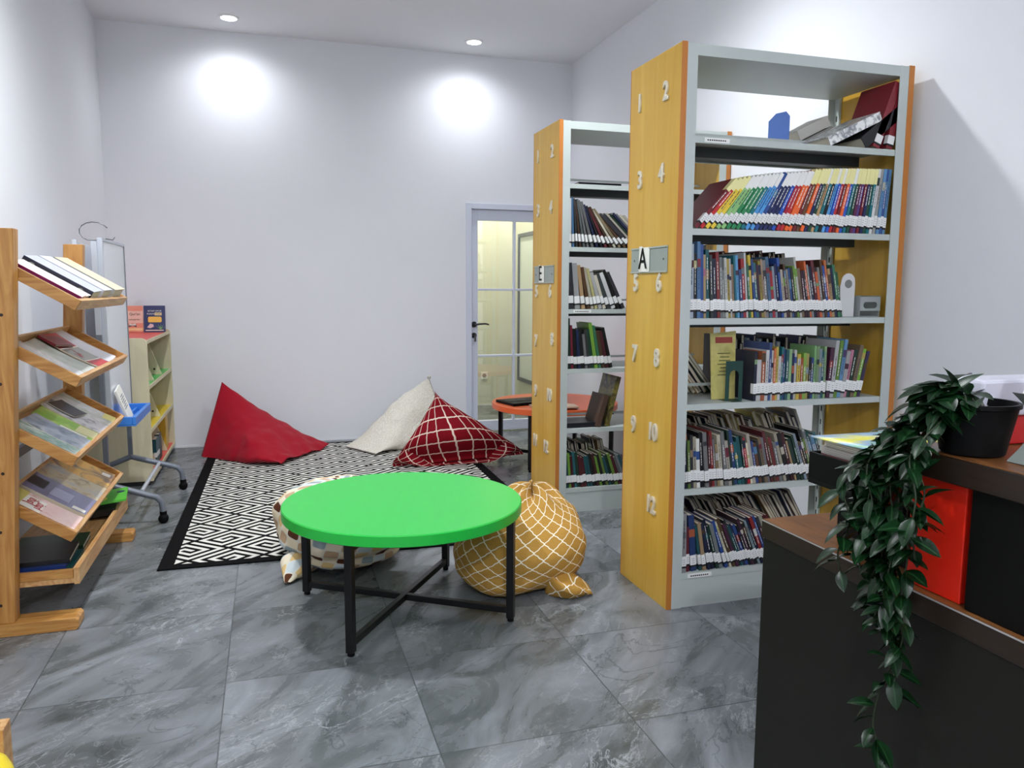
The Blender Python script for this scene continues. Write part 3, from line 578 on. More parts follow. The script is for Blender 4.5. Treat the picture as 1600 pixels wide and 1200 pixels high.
# ------------------------------------------------------------------ round tables
def round_table(label, cx, cy, top, rot, mt):
    t = thing('coffee_table', label, 'table', (cx, cy, 0), 0, 'round low tables'); R_, th = .478, .044
    MB().lathe([(R_ - .004, top - th), (R_, top - th + .003), (R_, top - .004), (R_ - .004, top)], mt, n=96).build('tabletop', t, smooth=30)
    r = .455; s = .0145; ft = []
    for k in range(4):
        a = rad(rot + 90 * k); x, y = r * cos(a), r * sin(a); ft.append((x, y))
        m = MB(); m.T = Matrix.Translation((x, y, 0)) @ Matrix.Rotation(a, 4, 'Z'); m.box(-s, s, -s, s, .014, top - th - .001, BLKM); lg = m.build('leg', t, bevel=.002)
        m = MB(); m.lathe([(.011, .0005), (.013, .003), (.013, .014)], BLACK, x, y, 12); m.build('foot_pad', lg)
    for (k, dz) in ((0, 0), (1, 0)):
        for z0, z1 in ((.034, .06), (top - th - .028, top - th - .002)):
            m = MB(); m.T = Matrix.Rotation(rad(rot + 90 * k), 4, 'Z')
            if k == 0: m.box(-r + s, r - s, -s * .8, s * .8, z0, z1, BLKM)
            else: m.box(-r + s, -s * .8, -s * .8, s * .8, z0, z1, BLKM).box(s * .8, r - s, -s * .8, s * .8, z0, z1, BLKM)
            m.build('stretcher' if z0 < .1 else 'top_beam', t, bevel=.002)
    return t
round_table('round low table with bright green top and black crossed metal legs', .497, 3.085, .455, 236, mat((34, 184, 66), .32, nz=.03, sc=4.0))
round_table('round low table with orange top behind the E bookcase', 2.06, 5.56, .455, 228, mat((236, 106, 56), .35, nz=.03, sc=4.0))
t = thing('laptop', 'open black laptop on the orange round table', 'laptop', (1.83, 5.55, .456), rad(14))
MB().box(-.19, .19, -.13, .13, 0, .02, BLACK).build('base', t, bevel=.003)
k = MB()
for i in range(12):
    for j in range(5): k.box(-.17 + i * .0285, -.146 + i * .0285, -.03 + j * .028, -.006 + j * .028, .0201, .0225, mat((34, 34, 38), .5))
k.build('keyboard', t)
m = MB(); m.T = Matrix.Translation((.19, 0, .02)) @ Matrix.Rotation(rad(25), 4, 'Y'); m.box(0, .008, -.13, .13, 0, .23, BLACK); m.build('screen_lid', t, bevel=.002)
slabbook('booklet', 'flat pale booklet lying near the laptop on the orange table', 'booklet', .3, .2, .012, mat((190, 176, 160), .6), frame((1.80, 5.17, .456), (1, .05, 0), (-.05, 1, 0)))
slabbook('booklet', 'cream booklet lying at the front edge of the orange table', 'booklet', .22, .15, .01, mat((226, 196, 170), .6), frame((1.86, 5.13, .469), (1, -.1, 0), (.1, 1, 0)))
# ------------------------------------------------------------------ bean bags
def grid(name, fn, nu, nv, mt, parent=None, uvs=(1, 1), capv=True):
    vs = []; uv = []
    for j in range(nv + 1):
        for i in range(nu + 1):
            p, q = fn(i / nu, j / nv); vs.append(tuple(p)); uv.append(q)
    fs = [(j * (nu + 1) + i, j * (nu + 1) + i + 1, (j + 1) * (nu + 1) + i + 1, (j + 1) * (nu + 1) + i) for j in range(nv) for i in range(nu)]
    me = bpy.data.meshes.new(name); me.from_pydata(vs, [], fs); me.materials.append(mt); ul = me.uv_layers.new(name='UVMap')
    for l in me.loops: ul.data[l.index].uv = uv[l.vertex_index]
    me.polygons.foreach_set('use_smooth', [True] * len(fs))
    bm = bmesh.new(); bm.from_mesh(me); bmesh.ops.remove_doubles(bm, verts=bm.verts, dist=.0004); bmesh.ops.recalc_face_normals(bm, faces=bm.faces); bm.to_mesh(me); bm.free()
    o = bpy.data.objects.new(name, me); C.objects.link(o); o.parent = parent; return o
def nz(p, s, seed=0): return noise.noise(Vector(p) * s + Vector((seed, seed * 2.3, seed * .7)))
def tetra(name, label, A, B, D, E_, mt, bulge=.12, wr=.012, ws=7, seed=1, zmin=.0, sag=0, per=None, pinch=0, vis=0.0, ez=1.0, sink=None):
    A, B, D, E_ = map(Vector, (A, B, D, E_)); m1, m2 = (A + B) / 2, (D + E_) / 2; a, b = (A - B) / 2, (D - E_) / 2
    L = (m2 - m1).length; per = per or 4 * max(a.length, b.length) * 1.0; L *= 1.15
    def fn(u, v):
        th = 2 * pi * u + pi; ca, sa = cos(th), sin(th)
        wa, wb_ = (1 - v) ** ez, v ** ez; ex = .75 + .25 * (1 - sin(pi * v))
        k = 1 + bulge * sin(pi * v)
        p = m1.lerp(m2, v) + a * (wa * k * math.copysign(abs(ca) ** ex, ca)) + b * (wb_ * k * math.copysign(abs(sa) ** ex, sa))
        c = m1.lerp(m2, v); nrm = (p - c); nrm = nrm.normalized() if nrm.length > 1e-5 else Vector((0, 0, 1))
        e = sin(pi * min(1, max(0, v))) ** .5
        p += nrm * (wr * e * (nz(p, ws, seed) + .5 * nz(p, ws * 2.3, seed + 3)))
        if sink: p = sink(p, v)
        if p.z < zmin + .002: p.z = zmin + .002 + .0015 * (1 + nz(p, 20, seed))
        return p, (u * per, v * L)
    o = grid(name, fn, 96, 64, mt); return o
bagz = .0095
def sag_red(p, v):
    p.z -= .10 * sin(pi * v) * max(0, p.z) / .45; 
    if v > .5: 
        k = (v - .5) / .5; p += Vector((.0, -.03 * sin(pi * k), .03 * k * nz(p, 11, 6) * (p.z > .03)))
    return p
o = tetra('bean_bag', '', (-.375, 6.60, .56), (-.53, 6.34, .02), (.05, 5.87, .03), (.44, 6.46, .035), cloth_mat('red_cloth', (150, 8, 30), (176, 14, 40)),   .42, .024, 6, 2, bagz, sink=sag_red)
tag(o, 'plain crimson bean bag slumped against the back wall', 'bean bag', 'bean bags')
o = tetra('bean_bag', '', (1.31, 6.66, .53), (1.45, 6.45, .03), (.56, 6.42, .02), (.76, 6.05, .02), knit_mat(), .35, .016, 8, 5, bagz, sink=lambda p, v: p)
tag(o, 'cream knitted bean bag behind the red lattice bean bag', 'bean bag', 'bean bags')
lo = MB(); lo.tube([(1.30, 6.66, .53), (1.295, 6.655, .55), (1.31, 6.65, .557), (1.32, 6.655, .545), (1.315, 6.66, .53)], .006, mat((226, 220, 204), .9), 6); lo.build('hanging_loop', o, smooth=1)
def sag_lat(p, v): return p
o = tetra('bean_bag', '', (1.165, 5.72, .545), (1.32, 6.1, .02), (.83, 5.62, .01), (1.83, 5.60, .05), lattice_mat('red_lattice', (136, 10, 26), (108, 6, 20), (226, 206, 190), 15.0, .05, .012, False), .30, .012, 6, 8, bagz,
          sink=lambda p, v: Vector((p.x, p.y - .30 * sin(pi * v) ** 2 * (1 - min(1, max(0, p.z) / .42)) * (v > .02), p.z)))
tag(o, 'dark red bean bag with white lattice print, peaked at the top', 'bean bag', 'bean bags')
# multicolour bag under the table
def patch(u, v):
    a = 2 * pi * u + pi / 2; ph = pi * v - pi / 2
    r = abs(cos(ph)) ** (.75 if ph > 0 else .45); z = math.copysign(abs(sin(ph)) ** .85, sin(ph))
    p = Vector((.312 + .315 * r * cos(a), 3.81 + .395 * r * sin(a), .185 + .18 * z))
    f = .03 * nz(p, 5, 4) + .014 * nz(p, 13, 9); p += Vector((cos(a), sin(a), .2)) * f
    fold = math.exp(-((p.z - .085) / .022) ** 2) * (sin(a) < .35); p -= Vector((cos(a), sin(a), 0)) * .035 * fold
    if p.z < .002 + .0: p.z = .002
    if p.z < .012: p.z = .011
    return p, (u * 1.9, v * .95)
o = grid('bean_bag', patch, 96, 56, patch_mat()); tag(o, 'patchwork bean bag in brown, cream and grey squares under the green table', 'bean bag', 'bean bags')
def pcorner(u, v):
    a = 2 * pi * u; k = 1 - v; p = Vector((.125 - .085 * v, 3.62 - .15 * v, .06 * (1 - v) + .012 * v)) + Vector((cos(a) * .10 * (k + .12), cos(a) * .03 * k, sin(a) * .058 * (k + .5 * v * k + .04)))
    p += Vector((0, 0, .006 * nz(p, 30, 3))); p.z = max(p.z, .0025); return p, (u * .3 + .2, v * .2 + .4)
grid('gathered_corner', pcorner, 40, 16, o.data.materials[0], o)
# gold lattice bag
GOLD = lattice_mat('gold_lattice', (188, 146, 72), (164, 122, 52), (238, 232, 214), 15.0, .04, .018, True)
def gold(u, v):
    a = 2 * pi * u + pi / 2; ph = pi * v - pi / 2
    r = abs(cos(ph)) ** (.7 if ph > 0 else .42); z = math.copysign(abs(sin(ph)) ** .9, sin(ph))
    top = max(0, z)
    p = Vector((1.045 + .11 * top ** 1.5 + .30 * r * cos(a) * (1 - .12 * top), 3.27 + .14 * top ** 1.5 + .29 * r * sin(a), .165 + (.165 if z > 0 else .163) * z))
    if z > .86: p.z += .07 * ((z - .86) / .14) ** 1.3 * (.6 + .4 * cos(5 * a))
    lf = max(0, -cos(a)) ; fr = max(0, -sin(a))
    rid = sin(26 * (p.z + .55 * (p.x - .8)) + 3 * nz(p, 4, 6)); f = .016 * rid * (lf * .9 + .15) * r + .022 * nz(p, 5, 11) + .008 * nz(p, 15, 2)
    p += Vector((cos(a), sin(a), .3)) * f
    if p.z < .10: p += Vector((-.05, -.10, 0)) * lf * fr * (1 - p.z / .10) * 1.6
    if p.z < .0025: p.z = .0025
    return p, (u * 1.85, v * .92)
o = grid('bean_bag', gold, 128, 72, GOLD); tag(o, 'mustard bean bag with white trellis print right of the green table', 'bean bag', 'bean bags')
def gtail(u, v):
    a = 2 * pi * u; k = 1 - v; w_ = .05 + .095 * (sin(pi * min(1, v * 1.15)) ** .8 if v < .87 else .33 * k / .13)
    p = Vector((1.105 + .195 * v, 3.075 - .05 * v, .062 * (1 - v) ** .7 + .004)) + Vector((cos(a) * .2 * w_, cos(a) * .9 * w_, sin(a) * .062 * (k ** .6) * (1 + .35 * sin(5 * a)) ))
    p += Vector((0, 0, .012 * nz(p, 22, 5) * k)); p.z = max(p.z, .0025); return p, (u * .42, v * .25)
grid('tied_corner', gtail, 48, 24, GOLD, o)
# ------------------------------------------------------------------ wooden magazine rack
rk = thing('magazine_rack', 'pine display rack with four tilted trays along the left wall', 'rack', (0, 0, 0))
def post(y0, y1):
    m = MB(); b0, t0 = -.945, -.862
    m.add([(b0 - .085, y0, .048), (b0, y0, .048), (b0, y1, .048), (b0 - .085, y1, .048), (t0 - .085, y0, 1.508), (t0, y0, 1.508), (t0, y1, 1.508), (t0 - .085, y1, 1.508)], [(0, 3, 2, 1), (4, 5, 6, 7), (0, 1, 5, 4), (1, 2, 6, 5), (2, 3, 7, 6), (3, 0, 4, 7)], PINE)
    o = m.build('post', rk, bevel=.003); kn = MB()
    for z in (.12, .4, .62, .95, 1.2):
        x = b0 + (t0 - b0) * (z - .05) / 1.46 - .03 - .02 * ((z * 7) % 1)
        kn.T = Matrix.Translation((x, y0, z)) @ Matrix.Rotation(pi / 2, 4, 'X'); kn.lathe([(.006, -.001), (.006, .0006)], mat((40, 24, 12), .6), n=12)
    kn.build('bolt_hole', o)
post(3.235, 3.295); post(4.335, 4.395)
for y0, y1, x1 in ((3.225, 3.325, -.732), (4.315, 4.405, -.704)):
    m = MB(); m.prism([(-1.16, 0), (x1 - .008, 0), (x1, .008), (x1, .038), (x1 - .01, .048), (-1.16, .048)], y0, y1, PINEX); m.build('foot', rk, bevel=.002)
TR = []
for i, (xf, zf, ang) in enumerate(((-.694, 1.214, 31), (-.707, .924, 31), (-.737, .619, 32), (-.757, .324, 33))):
    a = rad(ang); Lt = .30; mw = frame((xf - .0, 3.30, zf), (-cos(a), 0, sin(a)), (0, 1, 0)); mw2 = mw.copy()
    # local x runs up the slope, y along the room, z = x cross y points down and is flipped below
    mw = Matrix.Translation((xf, 3.30, zf)) @ Matrix(((-cos(a), 0, sin(a), 0), (0, 1, 0, 0), (sin(a), 0, cos(a), 0), (0, 0, 0, 1)))
    m = MB(); m.T = mw; Wt = 1.03
    m.box(.012, Lt, .012, Wt - .012, .004, .010, PINEY); bo = m.build('tray_floor', rk)
    m = MB(); m.T = mw; m.prism([(0, .0), (Lt, 0), (Lt, .042), (.0, .042)], 0, .016, PINEX); m.build('tray_side', rk, bevel=.0015)
    m = MB(); m.T = mw; m.prism([(0, .0), (Lt, 0), (Lt, .042), (.0, .042)], Wt - .016, Wt, PINEX); m.build('tray_side', rk, bevel=.0015)
    m = MB(); m.T = mw; m.box(-.001, .016, .0165, Wt - .0165, .0, .042, PINEY); m.build('front_lip', rk, bevel=.0015)
    m = MB(); m.T = mw; m.box(Lt - .012, Lt, .0165, Wt - .0165, .0, .042, PINEY); m.build('back_rail', rk, bevel=.0015)
    TR.append(mw)
m = MB(); m.box(-1.10, -.755, 3.30, 4.40, .160, .180, PINEY); m.build('bottom_shelf', rk)
m = MB(); m.box(-.755, -.735, 3.298, 4.402, .155, .222, PINEY); m.build('shelf_lip', rk, bevel=.002)
m = MB(); m.box(-1.10, -.756, 3.298, 3.316, .1805, .215, PINEX); m.build('shelf_side', rk, bevel=.002)
MB().box(-1.08, -1.06, 3.296, 4.334, .56, .60, mat((120, 122, 124), .5)).build('back_brace', rk)
# magazines and books in the trays
def magazine(label, tr, u0, v0, L, Wd, T, cov, ang=0, lift=0, curl=.0, roll=0, cat='magazine', name='magazine', art=()):
    mw = TR[tr] @ Matrix.Translation((.018 + u0, v0, .0115 + lift)) @ Matrix.Rotation(rad(ang), 4, 'Z') @ Matrix.Rotation(rad(roll), 4, 'X')
    nx, ny = 10, 6; vs, fs = [], []
    def hz(x, y): return curl * ((x / L - .5) ** 2 * 4) * .6 + curl * (y / Wd) ** 2 * .5
    for s in (0, T):
        for j in range(ny + 1):
            for i in range(nx + 1): vs.append((L * i / nx, Wd * j / ny, s + hz(L * i / nx, Wd * j / ny)))
    q = (nx + 1) * (ny + 1); I = lambda i, j, k=0: k * q + j * (nx + 1) + i
    for j in range(ny):
        for i in range(nx): fs += [(I(i, j), I(i, j + 1), I(i + 1, j + 1), I(i + 1, j)), (I(i, j, 1), I(i + 1, j, 1), I(i + 1, j + 1, 1), I(i, j + 1, 1))]
    sd = []
    for i in range(nx): sd += [(I(i, 0), I(i + 1, 0), I(i + 1, 0, 1), I(i, 0, 1)), (I(i, ny), I(i, ny, 1), I(i + 1, ny, 1), I(i + 1, ny))]
    for j in range(ny): sd += [(I(0, j), I(0, j, 1), I(0, j + 1, 1), I(0, j + 1)), (I(nx, j), I(nx, j + 1), I(nx, j + 1, 1), I(nx, j, 1))]
    b = MB(); b.add(vs, fs, cov); k = b.m(PAGE); b.f += sd; b.mi += [k] * len(sd)
    o = b.build(name, mw=mw); tag(o, label, cat)
    for (nm, x0, x1, y0, y1, mt) in art:
        vs, fs = [], []; n = 6; mm = 4
        for j in range(mm + 1):
            for i in range(n + 1):
                x, y = x0 + (x1 - x0) * i / n, y0 + (y1 - y0) * j / mm; vs.append((x * L, y * Wd, T + hz(x * L, y * Wd) + .0007))
        fs = [(j * (n + 1) + i, j * (n + 1) + i + 1, (j + 1) * (n + 1) + i + 1, (j + 1) * (n + 1) + i) for j in range(mm) for i in range(n)]
        MB().add(vs, fs, mt).build(nm, o)
    return o
def mtext(o, body, size, mt, x, y, T, rot=180):
    return text('title_text', body, size, mt, o, Matrix.Translation((x, y, T)) @ Matrix.Rotation(rad(rot), 4, 'Z'), .0003)
RED = mat((178, 24, 34), .35); DK = mat((30, 30, 36), .5)
GLO = lambda c: mat(c, .22, nz=.04, sc=14.0)
# tray 1: books leaning in a row, spines up
def traybook(nm, lb, v, T, Wd, L, c, roll, spine=None):
    mw_ = TR[0] @ Matrix.Translation((.018, v, .0125)) @ Matrix.Rotation(rad(roll), 4, 'X'); o = slabbook(nm, lb, nm, L, Wd, T, mat(c, .4), mw_)
    if spine: MB().box(-.0005, L + .0005, -.0015, .0, -.0003, T + .0003, mat(spine, .35)).build('spine_strip', o)
    return o
traybook('book', 'thin black book nearest the front post in the top tray', .022, .018, .05, .25, (30, 27, 30), 8)
traybook('book', 'magenta book with white cover in the top tray of the rack', .085, .034, .06, .27, (214, 200, 208), 6, (130, 18, 76))
traybook('booklet', 'white and peach booklet lying in the top tray', .165, .036, .07, .27, (226, 214, 206), 4, (212, 178, 150))
nb = traybook('binder', 'thick navy binder with pale round emblems in the top tray', .25, .055, .17, .278, (186, 190, 208), 2, (20, 26, 50))
em = mat((170, 170, 160), .4); e = MB()
for xx in (.045, .24):
    e.T = Matrix.Translation((xx, -.0015, .028)) @ Matrix.Rotation(pi / 2, 4, 'X'); e.lathe([(.017, 0), (.017, .0008)], em, n=20); e.lathe([(.010, .0008), (.010, .0012)], mat((30, 36, 60), .4), n=20)
e.T = None; e.box(.085, .17, -.0022, -.0015, .020, .026, em).box(.1, .19, -.0022, -.0015, .033, .037, em); e.build('spine_emblem', nb)
traybook('book', 'thick white book beyond the navy binder in the top tray', .45, .062, .18, .28, (206, 210, 222), 1)
traybook('book', 'cream-edged book with grey spine at the far end of the top tray', .70, .064, .24, .284, (222, 206, 176), 1, (150, 152, 148))
# tray 2
W0 = blotch('pale_print', [(214, 214, 220), (196, 202, 206), (228, 228, 230), (170, 178, 176)], 14)
magazine('white magazine with grey lines nearest the post in the second tray', 1, .0, .03, .27, .19, .004, W0, 0, 0, .006)
magazine('pale grey-green magazine second from the post in the second tray', 1, .0, .24, .255, .18, .004, blotch('sage_print', [(160, 172, 162), (190, 198, 190), (206, 210, 206)], 10), -3, 0, .008)
mg = magazine('red and grey magazine with large red lettering in the second tray', 1, .004, .44, .27, .2, .006, GLO((150, 152, 142)), 6, .004, .016, art=[('red_panel', .62, 1, 0, 1, RED), ('red_panel', .0, .2, .04, .96, RED), ('white_edge', .59, .62, 0, 1, PAPER), ('white_edge', .2, .225, 0, 1, PAPER)])
mtext(mg, 'HAJ', .06, RED, .105, .10, .0085, 90); mtext(mg, 'US', .05, RED, .15, .12, .0085, 90)
slabbook('book', 'thin dark red book behind the red magazine in the second tray', 'book', .08, .19, .01, mat((112, 16, 30), .35), TR[1] @ Matrix.Translation((.2, .40, .03)) @ Matrix.Rotation(rad(10), 4, 'Z'))
magazine('plain white magazine at the far end of the second tray', 1, .0, .70, .28, .2, .008, mat((214, 216, 224), .35), -4, 0, .012)
# tray 3
magazine('white and teal leaflet nearest the post in the third tray', 2, .0, .03, .27, .17, .004, blotch('teal_print', [(206, 214, 214), (120, 160, 152), (190, 206, 200), (226, 230, 230)], 11), 0, 0, .005)
magazine('blue-grey photo magazine in the third tray', 2, .0, .19, .25, .18, .005, blotch('bluegrey_print', [(70, 92, 120), (150, 166, 186), (186, 194, 206), (110, 130, 150)], 9), 2, .003, .006)
lm_ = magazine('lime green magazine with white caption in the third tray', 2, .0, .38, .255, .17, .005, blotch('lime_print', [(120, 178, 40), (150, 200, 60), (206, 214, 130)], 10), -2, 0, .006, art=[('caption_strip', .1, .55, .1, .25, PAPER), ('pale_panel', .0, .32, .3, .95, mat((222, 220, 160), .3))])
magazine('grey and white photo magazine in the third tray', 2, .0, .56, .27, .18, .005, blotch('grey_photo', [(60, 60, 66), (200, 200, 206), (220, 220, 224), (140, 146, 156)], 12), 1, .003, .006)
magazine('black-topped magazine behind the grey one in the third tray', 2, .13, .60, .13, .16, .003, mat((26, 26, 30), .25), 8, .012, .004)
magazine('white magazine with a yellow corner at the far end of the third tray', 2, .0, .77, .27, .2, .005, blotch('white_green', [(222, 222, 226), (204, 206, 206), (168, 180, 160), (226, 226, 228)], 9), -2, 0, .008, art=[('yellow_corner', .0, .2, .5, 1, mat((222, 214, 110), .3))])
# tray 4
pk = magazine('pink book with red handwritten title nearest the post in the lowest tray', 3, .0, .03, .27, .2, .010, blotch('pink_print', [(226, 190, 190), (232, 206, 200), (214, 160, 160)], 10), 0, 0, .004, cat='book', name='book', art=[('white_panel', .52, .82, .2, .85, PAPER), ('yellow_panel', .82, 1, 0, 1, mat((206, 196, 110), .4))])
mtext(pk, 'Jadi', .055, RED, .19, .12, .0135, 90); mtext(pk, 'hati', .05, RED, .155, .10, .0135, 90)
magazine('lavender-grey book with a dark bird shape in the lowest tray', 3, .0, .26, .28, .22, .016, GLO((128, 128, 160)), 0, 0, .003, cat='book', name='book', art=[('dark_panel', .7, 1, .3, .8, mat((44, 44, 54), .3)), ('white_label', .03, .22, .05, .2, PAPER), ('pale_panel', .3, .6, .2, .7, mat((160, 162, 190), .3))])
magazine('grey and tan photo magazine in the lowest tray', 3, .0, .50, .27, .22, .006, blotch('tan_photo', [(110, 84, 64), (206, 190, 150), (180, 180, 176), (150, 150, 150)], 9), 0, 0, .008)
magazine('orange magazine with a white oval badge in the lowest tray', 3, .0, .73, .28, .24, .006, blotch('orange_photo', [(224, 160, 60), (232, 186, 90), (120, 96, 84), (226, 170, 80)], 6), -2, .002, .012, art=[('badge', .06, .2, .68, .85, PAPER)])
# bottom shelf
zb = .1815
for i, (lb, c, T, L, yo) in enumerate([('lime-edged large book at the bottom of the stack on the lowest shelf', (86, 140, 40), .012, .30, 0), ('dark teal large book, second from bottom in the lowest stack', (20, 70, 70), .012, .31, .01), ('blue large book in the middle of the lowest stack', (26, 50, 110), .012, .29, .0), ('black large book topmost of the stack on the lowest shelf', (24, 26, 28), .018, .30, .02)]):
    slabbook('book', lb, 'book', L, .24, T, mat(c, .3), frame((-1.08, 3.33 + yo, zb), (1, .02 * i, 0), (-.02 * i, 1, 0))); zb += T + .0008
slabbook('book', 'green-banded dark book leaning on the stack on the lowest shelf', 'book', .27, .2, .022, mat((20, 60, 40), .3), frame((-1.06, 3.63, .1825), (1, .05, 0), (-.05, 1, 0)))
gmz = slabbook('magazine', 'bright green magazine with a yellow circle at the far end of the lowest shelf', 'magazine', .33, .25, .010, mat((86, 190, 60), .3), frame((-1.02, 4.08, .235), (1, .12, .10), (-.12, 1, 0)), pages=False)
gm_ = MB(); gm_.lathe([(.045, .0102), (.045, .0108)], mat((226, 216, 50), .3), .2, .07, 24); gm_.build('yellow_circle', gmz); box('dark_panel', .08, .24, .1, .2, .0101, .0106, mat((16, 92, 60), .3), gmz)
gm_ = MB(); gm_.lathe([(.02, .0102), (.02, .0108)], mat((20, 60, 90), .3), .3, .17, 20); gm_.build('logo', gmz)
slabbook('book', 'black-edged book under the green magazine on the lowest shelf', 'book', .32, .24, .03, mat((28, 30, 30), .4), frame((-1.06, 4.09, .1815), (1, .12, .06), (-.12, 1, 0)))
# ------------------------------------------------------------------ rolling whiteboard
t = thing('whiteboard_easel', 'rolling whiteboard with blue tray and grey castor legs', 'whiteboard', (0, 0, 0))
xb = -.855; AL = mat((196, 202, 212), .3, metal=.3); WBM = mat((226, 230, 238), .15)
bd = box('writing_board', xb + .004, xb + .022, 4.66, 5.30, .56, 1.545, WBM, t, .002)
m = MB().box(xb + .002, xb + .026, 4.64, 4.66, .55, 1.56, AL).box(xb + .002, xb + .026, 5.30, 5.312, .55, 1.56, mat((112, 116, 124), .4)).box(xb + .002, xb + .026, 4.66, 5.30, 1.545, 1.56, AL); m.build('board_frame', bd)
bd2 = box('writing_board', xb - .10, xb - .085, 4.60, 5.30, .62, 1.53, WBM, t, .002)
MB().box(xb - .102, xb - .082, 4.575, 4.60, .6, 1.545, AL).build('board_frame', bd2)
for y in (4.62, 5.375):
    m = MB().tube([(xb - .01, y, .25), (xb - .01, y, 1.05)], .018, GREYP, square=True); m.build('leg', t)
    m = MB().tube([(xb - .01, y, 1.05), (xb - .01, y, 1.54)], .018, AL, square=True); m.build('upper_post', t)
    for sx, xe in ((1, -.595 if y < 5 else -.565), (-1, -1.12)):
        xs = xb - .01; pts = [(xs, y, .235), (xe - sx * .075, y, .165), (xe - sx * .03, y, .150), (xe - sx * .006, y, .12), (xe, y, .068)]
        ftm = MB().tube(pts, .017, GREYP, 10).build('foot_tube', t, smooth=40)
        c = MB(); c.lathe([(.019, .05), (.019, .068)], BLACK, xe, y, 14); c.T = Matrix.Translation((xe, y, .027)) @ Matrix.Rotation(pi / 2, 4, 'X'); c.lathe([(.015, -.018), (.0265, -.012), (.0265, .012), (.015, .018)], BLACK, n=20); c.build('castor', ftm, smooth=40)
MB().tube([(-.70, 4.637, .186), (-.70, 5.358, .186)], .011, AL, 10).build('cross_rod', t, smooth=40)
bt = mat((58, 130, 216), .35); m = MB()
m.box(-.85, -.715, 4.66, 5.23, .545, .552, bt).box(-.735, -.715, 4.66, 5.23, .552, .596, bt).box(-.85, -.735, 4.66, 4.68, .552, .596, bt).box(-.85, -.735, 5.21, 5.23, .552, .596, bt).box(-.80, -.785, 4.68, 5.21, .552, .575, bt)
m.build('marker_tray', t, bevel=.004)
wr = mat((120, 122, 126), .3, metal=.8)
hk = [(xb - .02 + .085 * cos(a), 4.64, 1.585 + .055 * sin(a)) for a in [rad(-150 - q * 22) for q in range(14)]]
MB().tube([(xb + .0, 4.64, 1.545)] + [(xb - .01 + .07 * cos(a), 4.64, 1.59 + .05 * sin(a)) for a in [rad(240 - q * 24) for q in range(10)]], .003, wr, 6).build('wire_hook', t, smooth=1)
MB().tube([(xb + .04, 4.66, 1.555), (xb + .075, 4.66, 1.55), (xb + .085, 4.66, 1.565)], .003, wr, 6).build('wire_hook', t, smooth=1)
b = MB(); b.box(0, .012, 0, .16, 0, .19, PAPER); o = b.build('paper_pad'); tag(o, 'white paper pad propped in the blue tray of the whiteboard', 'paper pad')
o.matrix_world = Matrix.Translation((-.765, 4.72, .553)) @ Matrix.Rotation(rad(-18), 4, 'Y') @ Matrix.Rotation(rad(8), 4, 'X')
sc_ = MB()
for k in range(6): sc_.box(.0121, .0125, .03 + .008 * (k % 3), .13 - .01 * (k % 2), .07 + k * .014, .076 + k * .014, mat((120, 122, 130), .6))
sc_.build('scribble', o)
# ------------------------------------------------------------------ low cabinet with coloured shelves
t = thing('book_cabinet', 'pale wood low cabinet with red, green and yellow shelves', 'cabinet', (0, 0, 0))
x0, x1, y0, y1 = -1.175, -.762, 5.54, 6.815; CR, CG, CY = mat((226, 90, 84), .4), mat((96, 196, 104), .4), mat((240, 206, 60), .4)
def endp(ya, yb): MB().prism([(x0, .03), (x1, .03), (x1, .95), (x1 - .012, .968), (x1 - .03, .975), (x0, .975)], ya, yb, BIRCH).build('side_panel', t, bevel=.002)
endp(y0, y0 + .018); endp(y1 - .018, y1)
box('back_panel', x0, x0 + .008, y0 + .0185, y1 - .0185, .03, .965, BIRCH, t)
box('plinth', x0 + .02, x1 - .02, y0 + .01, y1 - .01, 0.001, .03, mat((40, 40, 40), .6), t)
for nm, z, c in (('red_top', .955, CR), ('green_shelf', .655, CG), ('yellow_shelf', .365, CY), ('red_shelf', .052, CR)):
    o = box('shelf', x0 + .009, x1 - .012, y0 + .0185, y1 - .0185, z - .016, z, c, t); o['label'] = nm.replace('_', ' ')
    MB().box(x1 - .0115, x1 - .001, y0 + .0185, y1 - .0185, z - .018, z + .004, BIRCH).build('edge_strip', o)
box('kick_board', x1 - .02, x1 - .004, y0 + .0185, y1 - .0185, .031, .034, BIRCH, t)
ink = mat((40, 36, 30), .6)
for z0, z1, ys in ((.656, .938, (5.93, 6.36)), (.366, .638, (6.17,)), (.053, .348, (5.92, 6.47))):
    for y in ys:
        o = MB().prism([(x0 + .01, z0), (x1 - .02, z0), (x1 - .12, z1), (x0 + .01, z1)], y, y + .012, BIRCH).build('divider', t)
        sc2 = MB(); sc2.T = Matrix.Translation((x1 - .07, y, z0 + .04)) @ Matrix.Rotation(pi / 2, 4, 'X'); sc2.lathe([(.008, 0), (.008, .0008)], ink, n=12); sc2.build('screw_cap', o)
def standbook(label, x, y, z, T, Wd, H, cov, rz=0, lean=0, cat='book', art=()):
    o = MB().box(0, Wd, 0, .003, 0, H, cov).box(0, Wd, T - .003, T, 0, H, cov).box(0, .003, .003, T - .003, 0, H, cov).build('book'); tag(o, label, cat)
    o.matrix_world = Matrix.Translation((x, y, z)) @ Matrix.Rotation(rz, 4, 'Z') @ Matrix.Rotation(rad(lean), 4, 'X')
    MB().box(.003, Wd - .003, .003, T - .003, .003, H - .003, PAGE).build('pages', o); return o
SAL = mat((240, 150, 124), .4)
o = standbook('salmon pink book with open-book picture standing on the low cabinet', -1.085, 6.66, .957, .02, .148, .205, SAL, 0, -9)
NF = lambda x, z: frame((x, -.0015, z), (1, 0, 0), (0, 0, 1))
MB().box(.0, .148, -.001, -.0001, .07, .165, mat((244, 196, 178), .5)).box(0, .148, -.0011, -.0001, .012, .032, mat((250, 206, 150), .5)).build('pale_band', o)
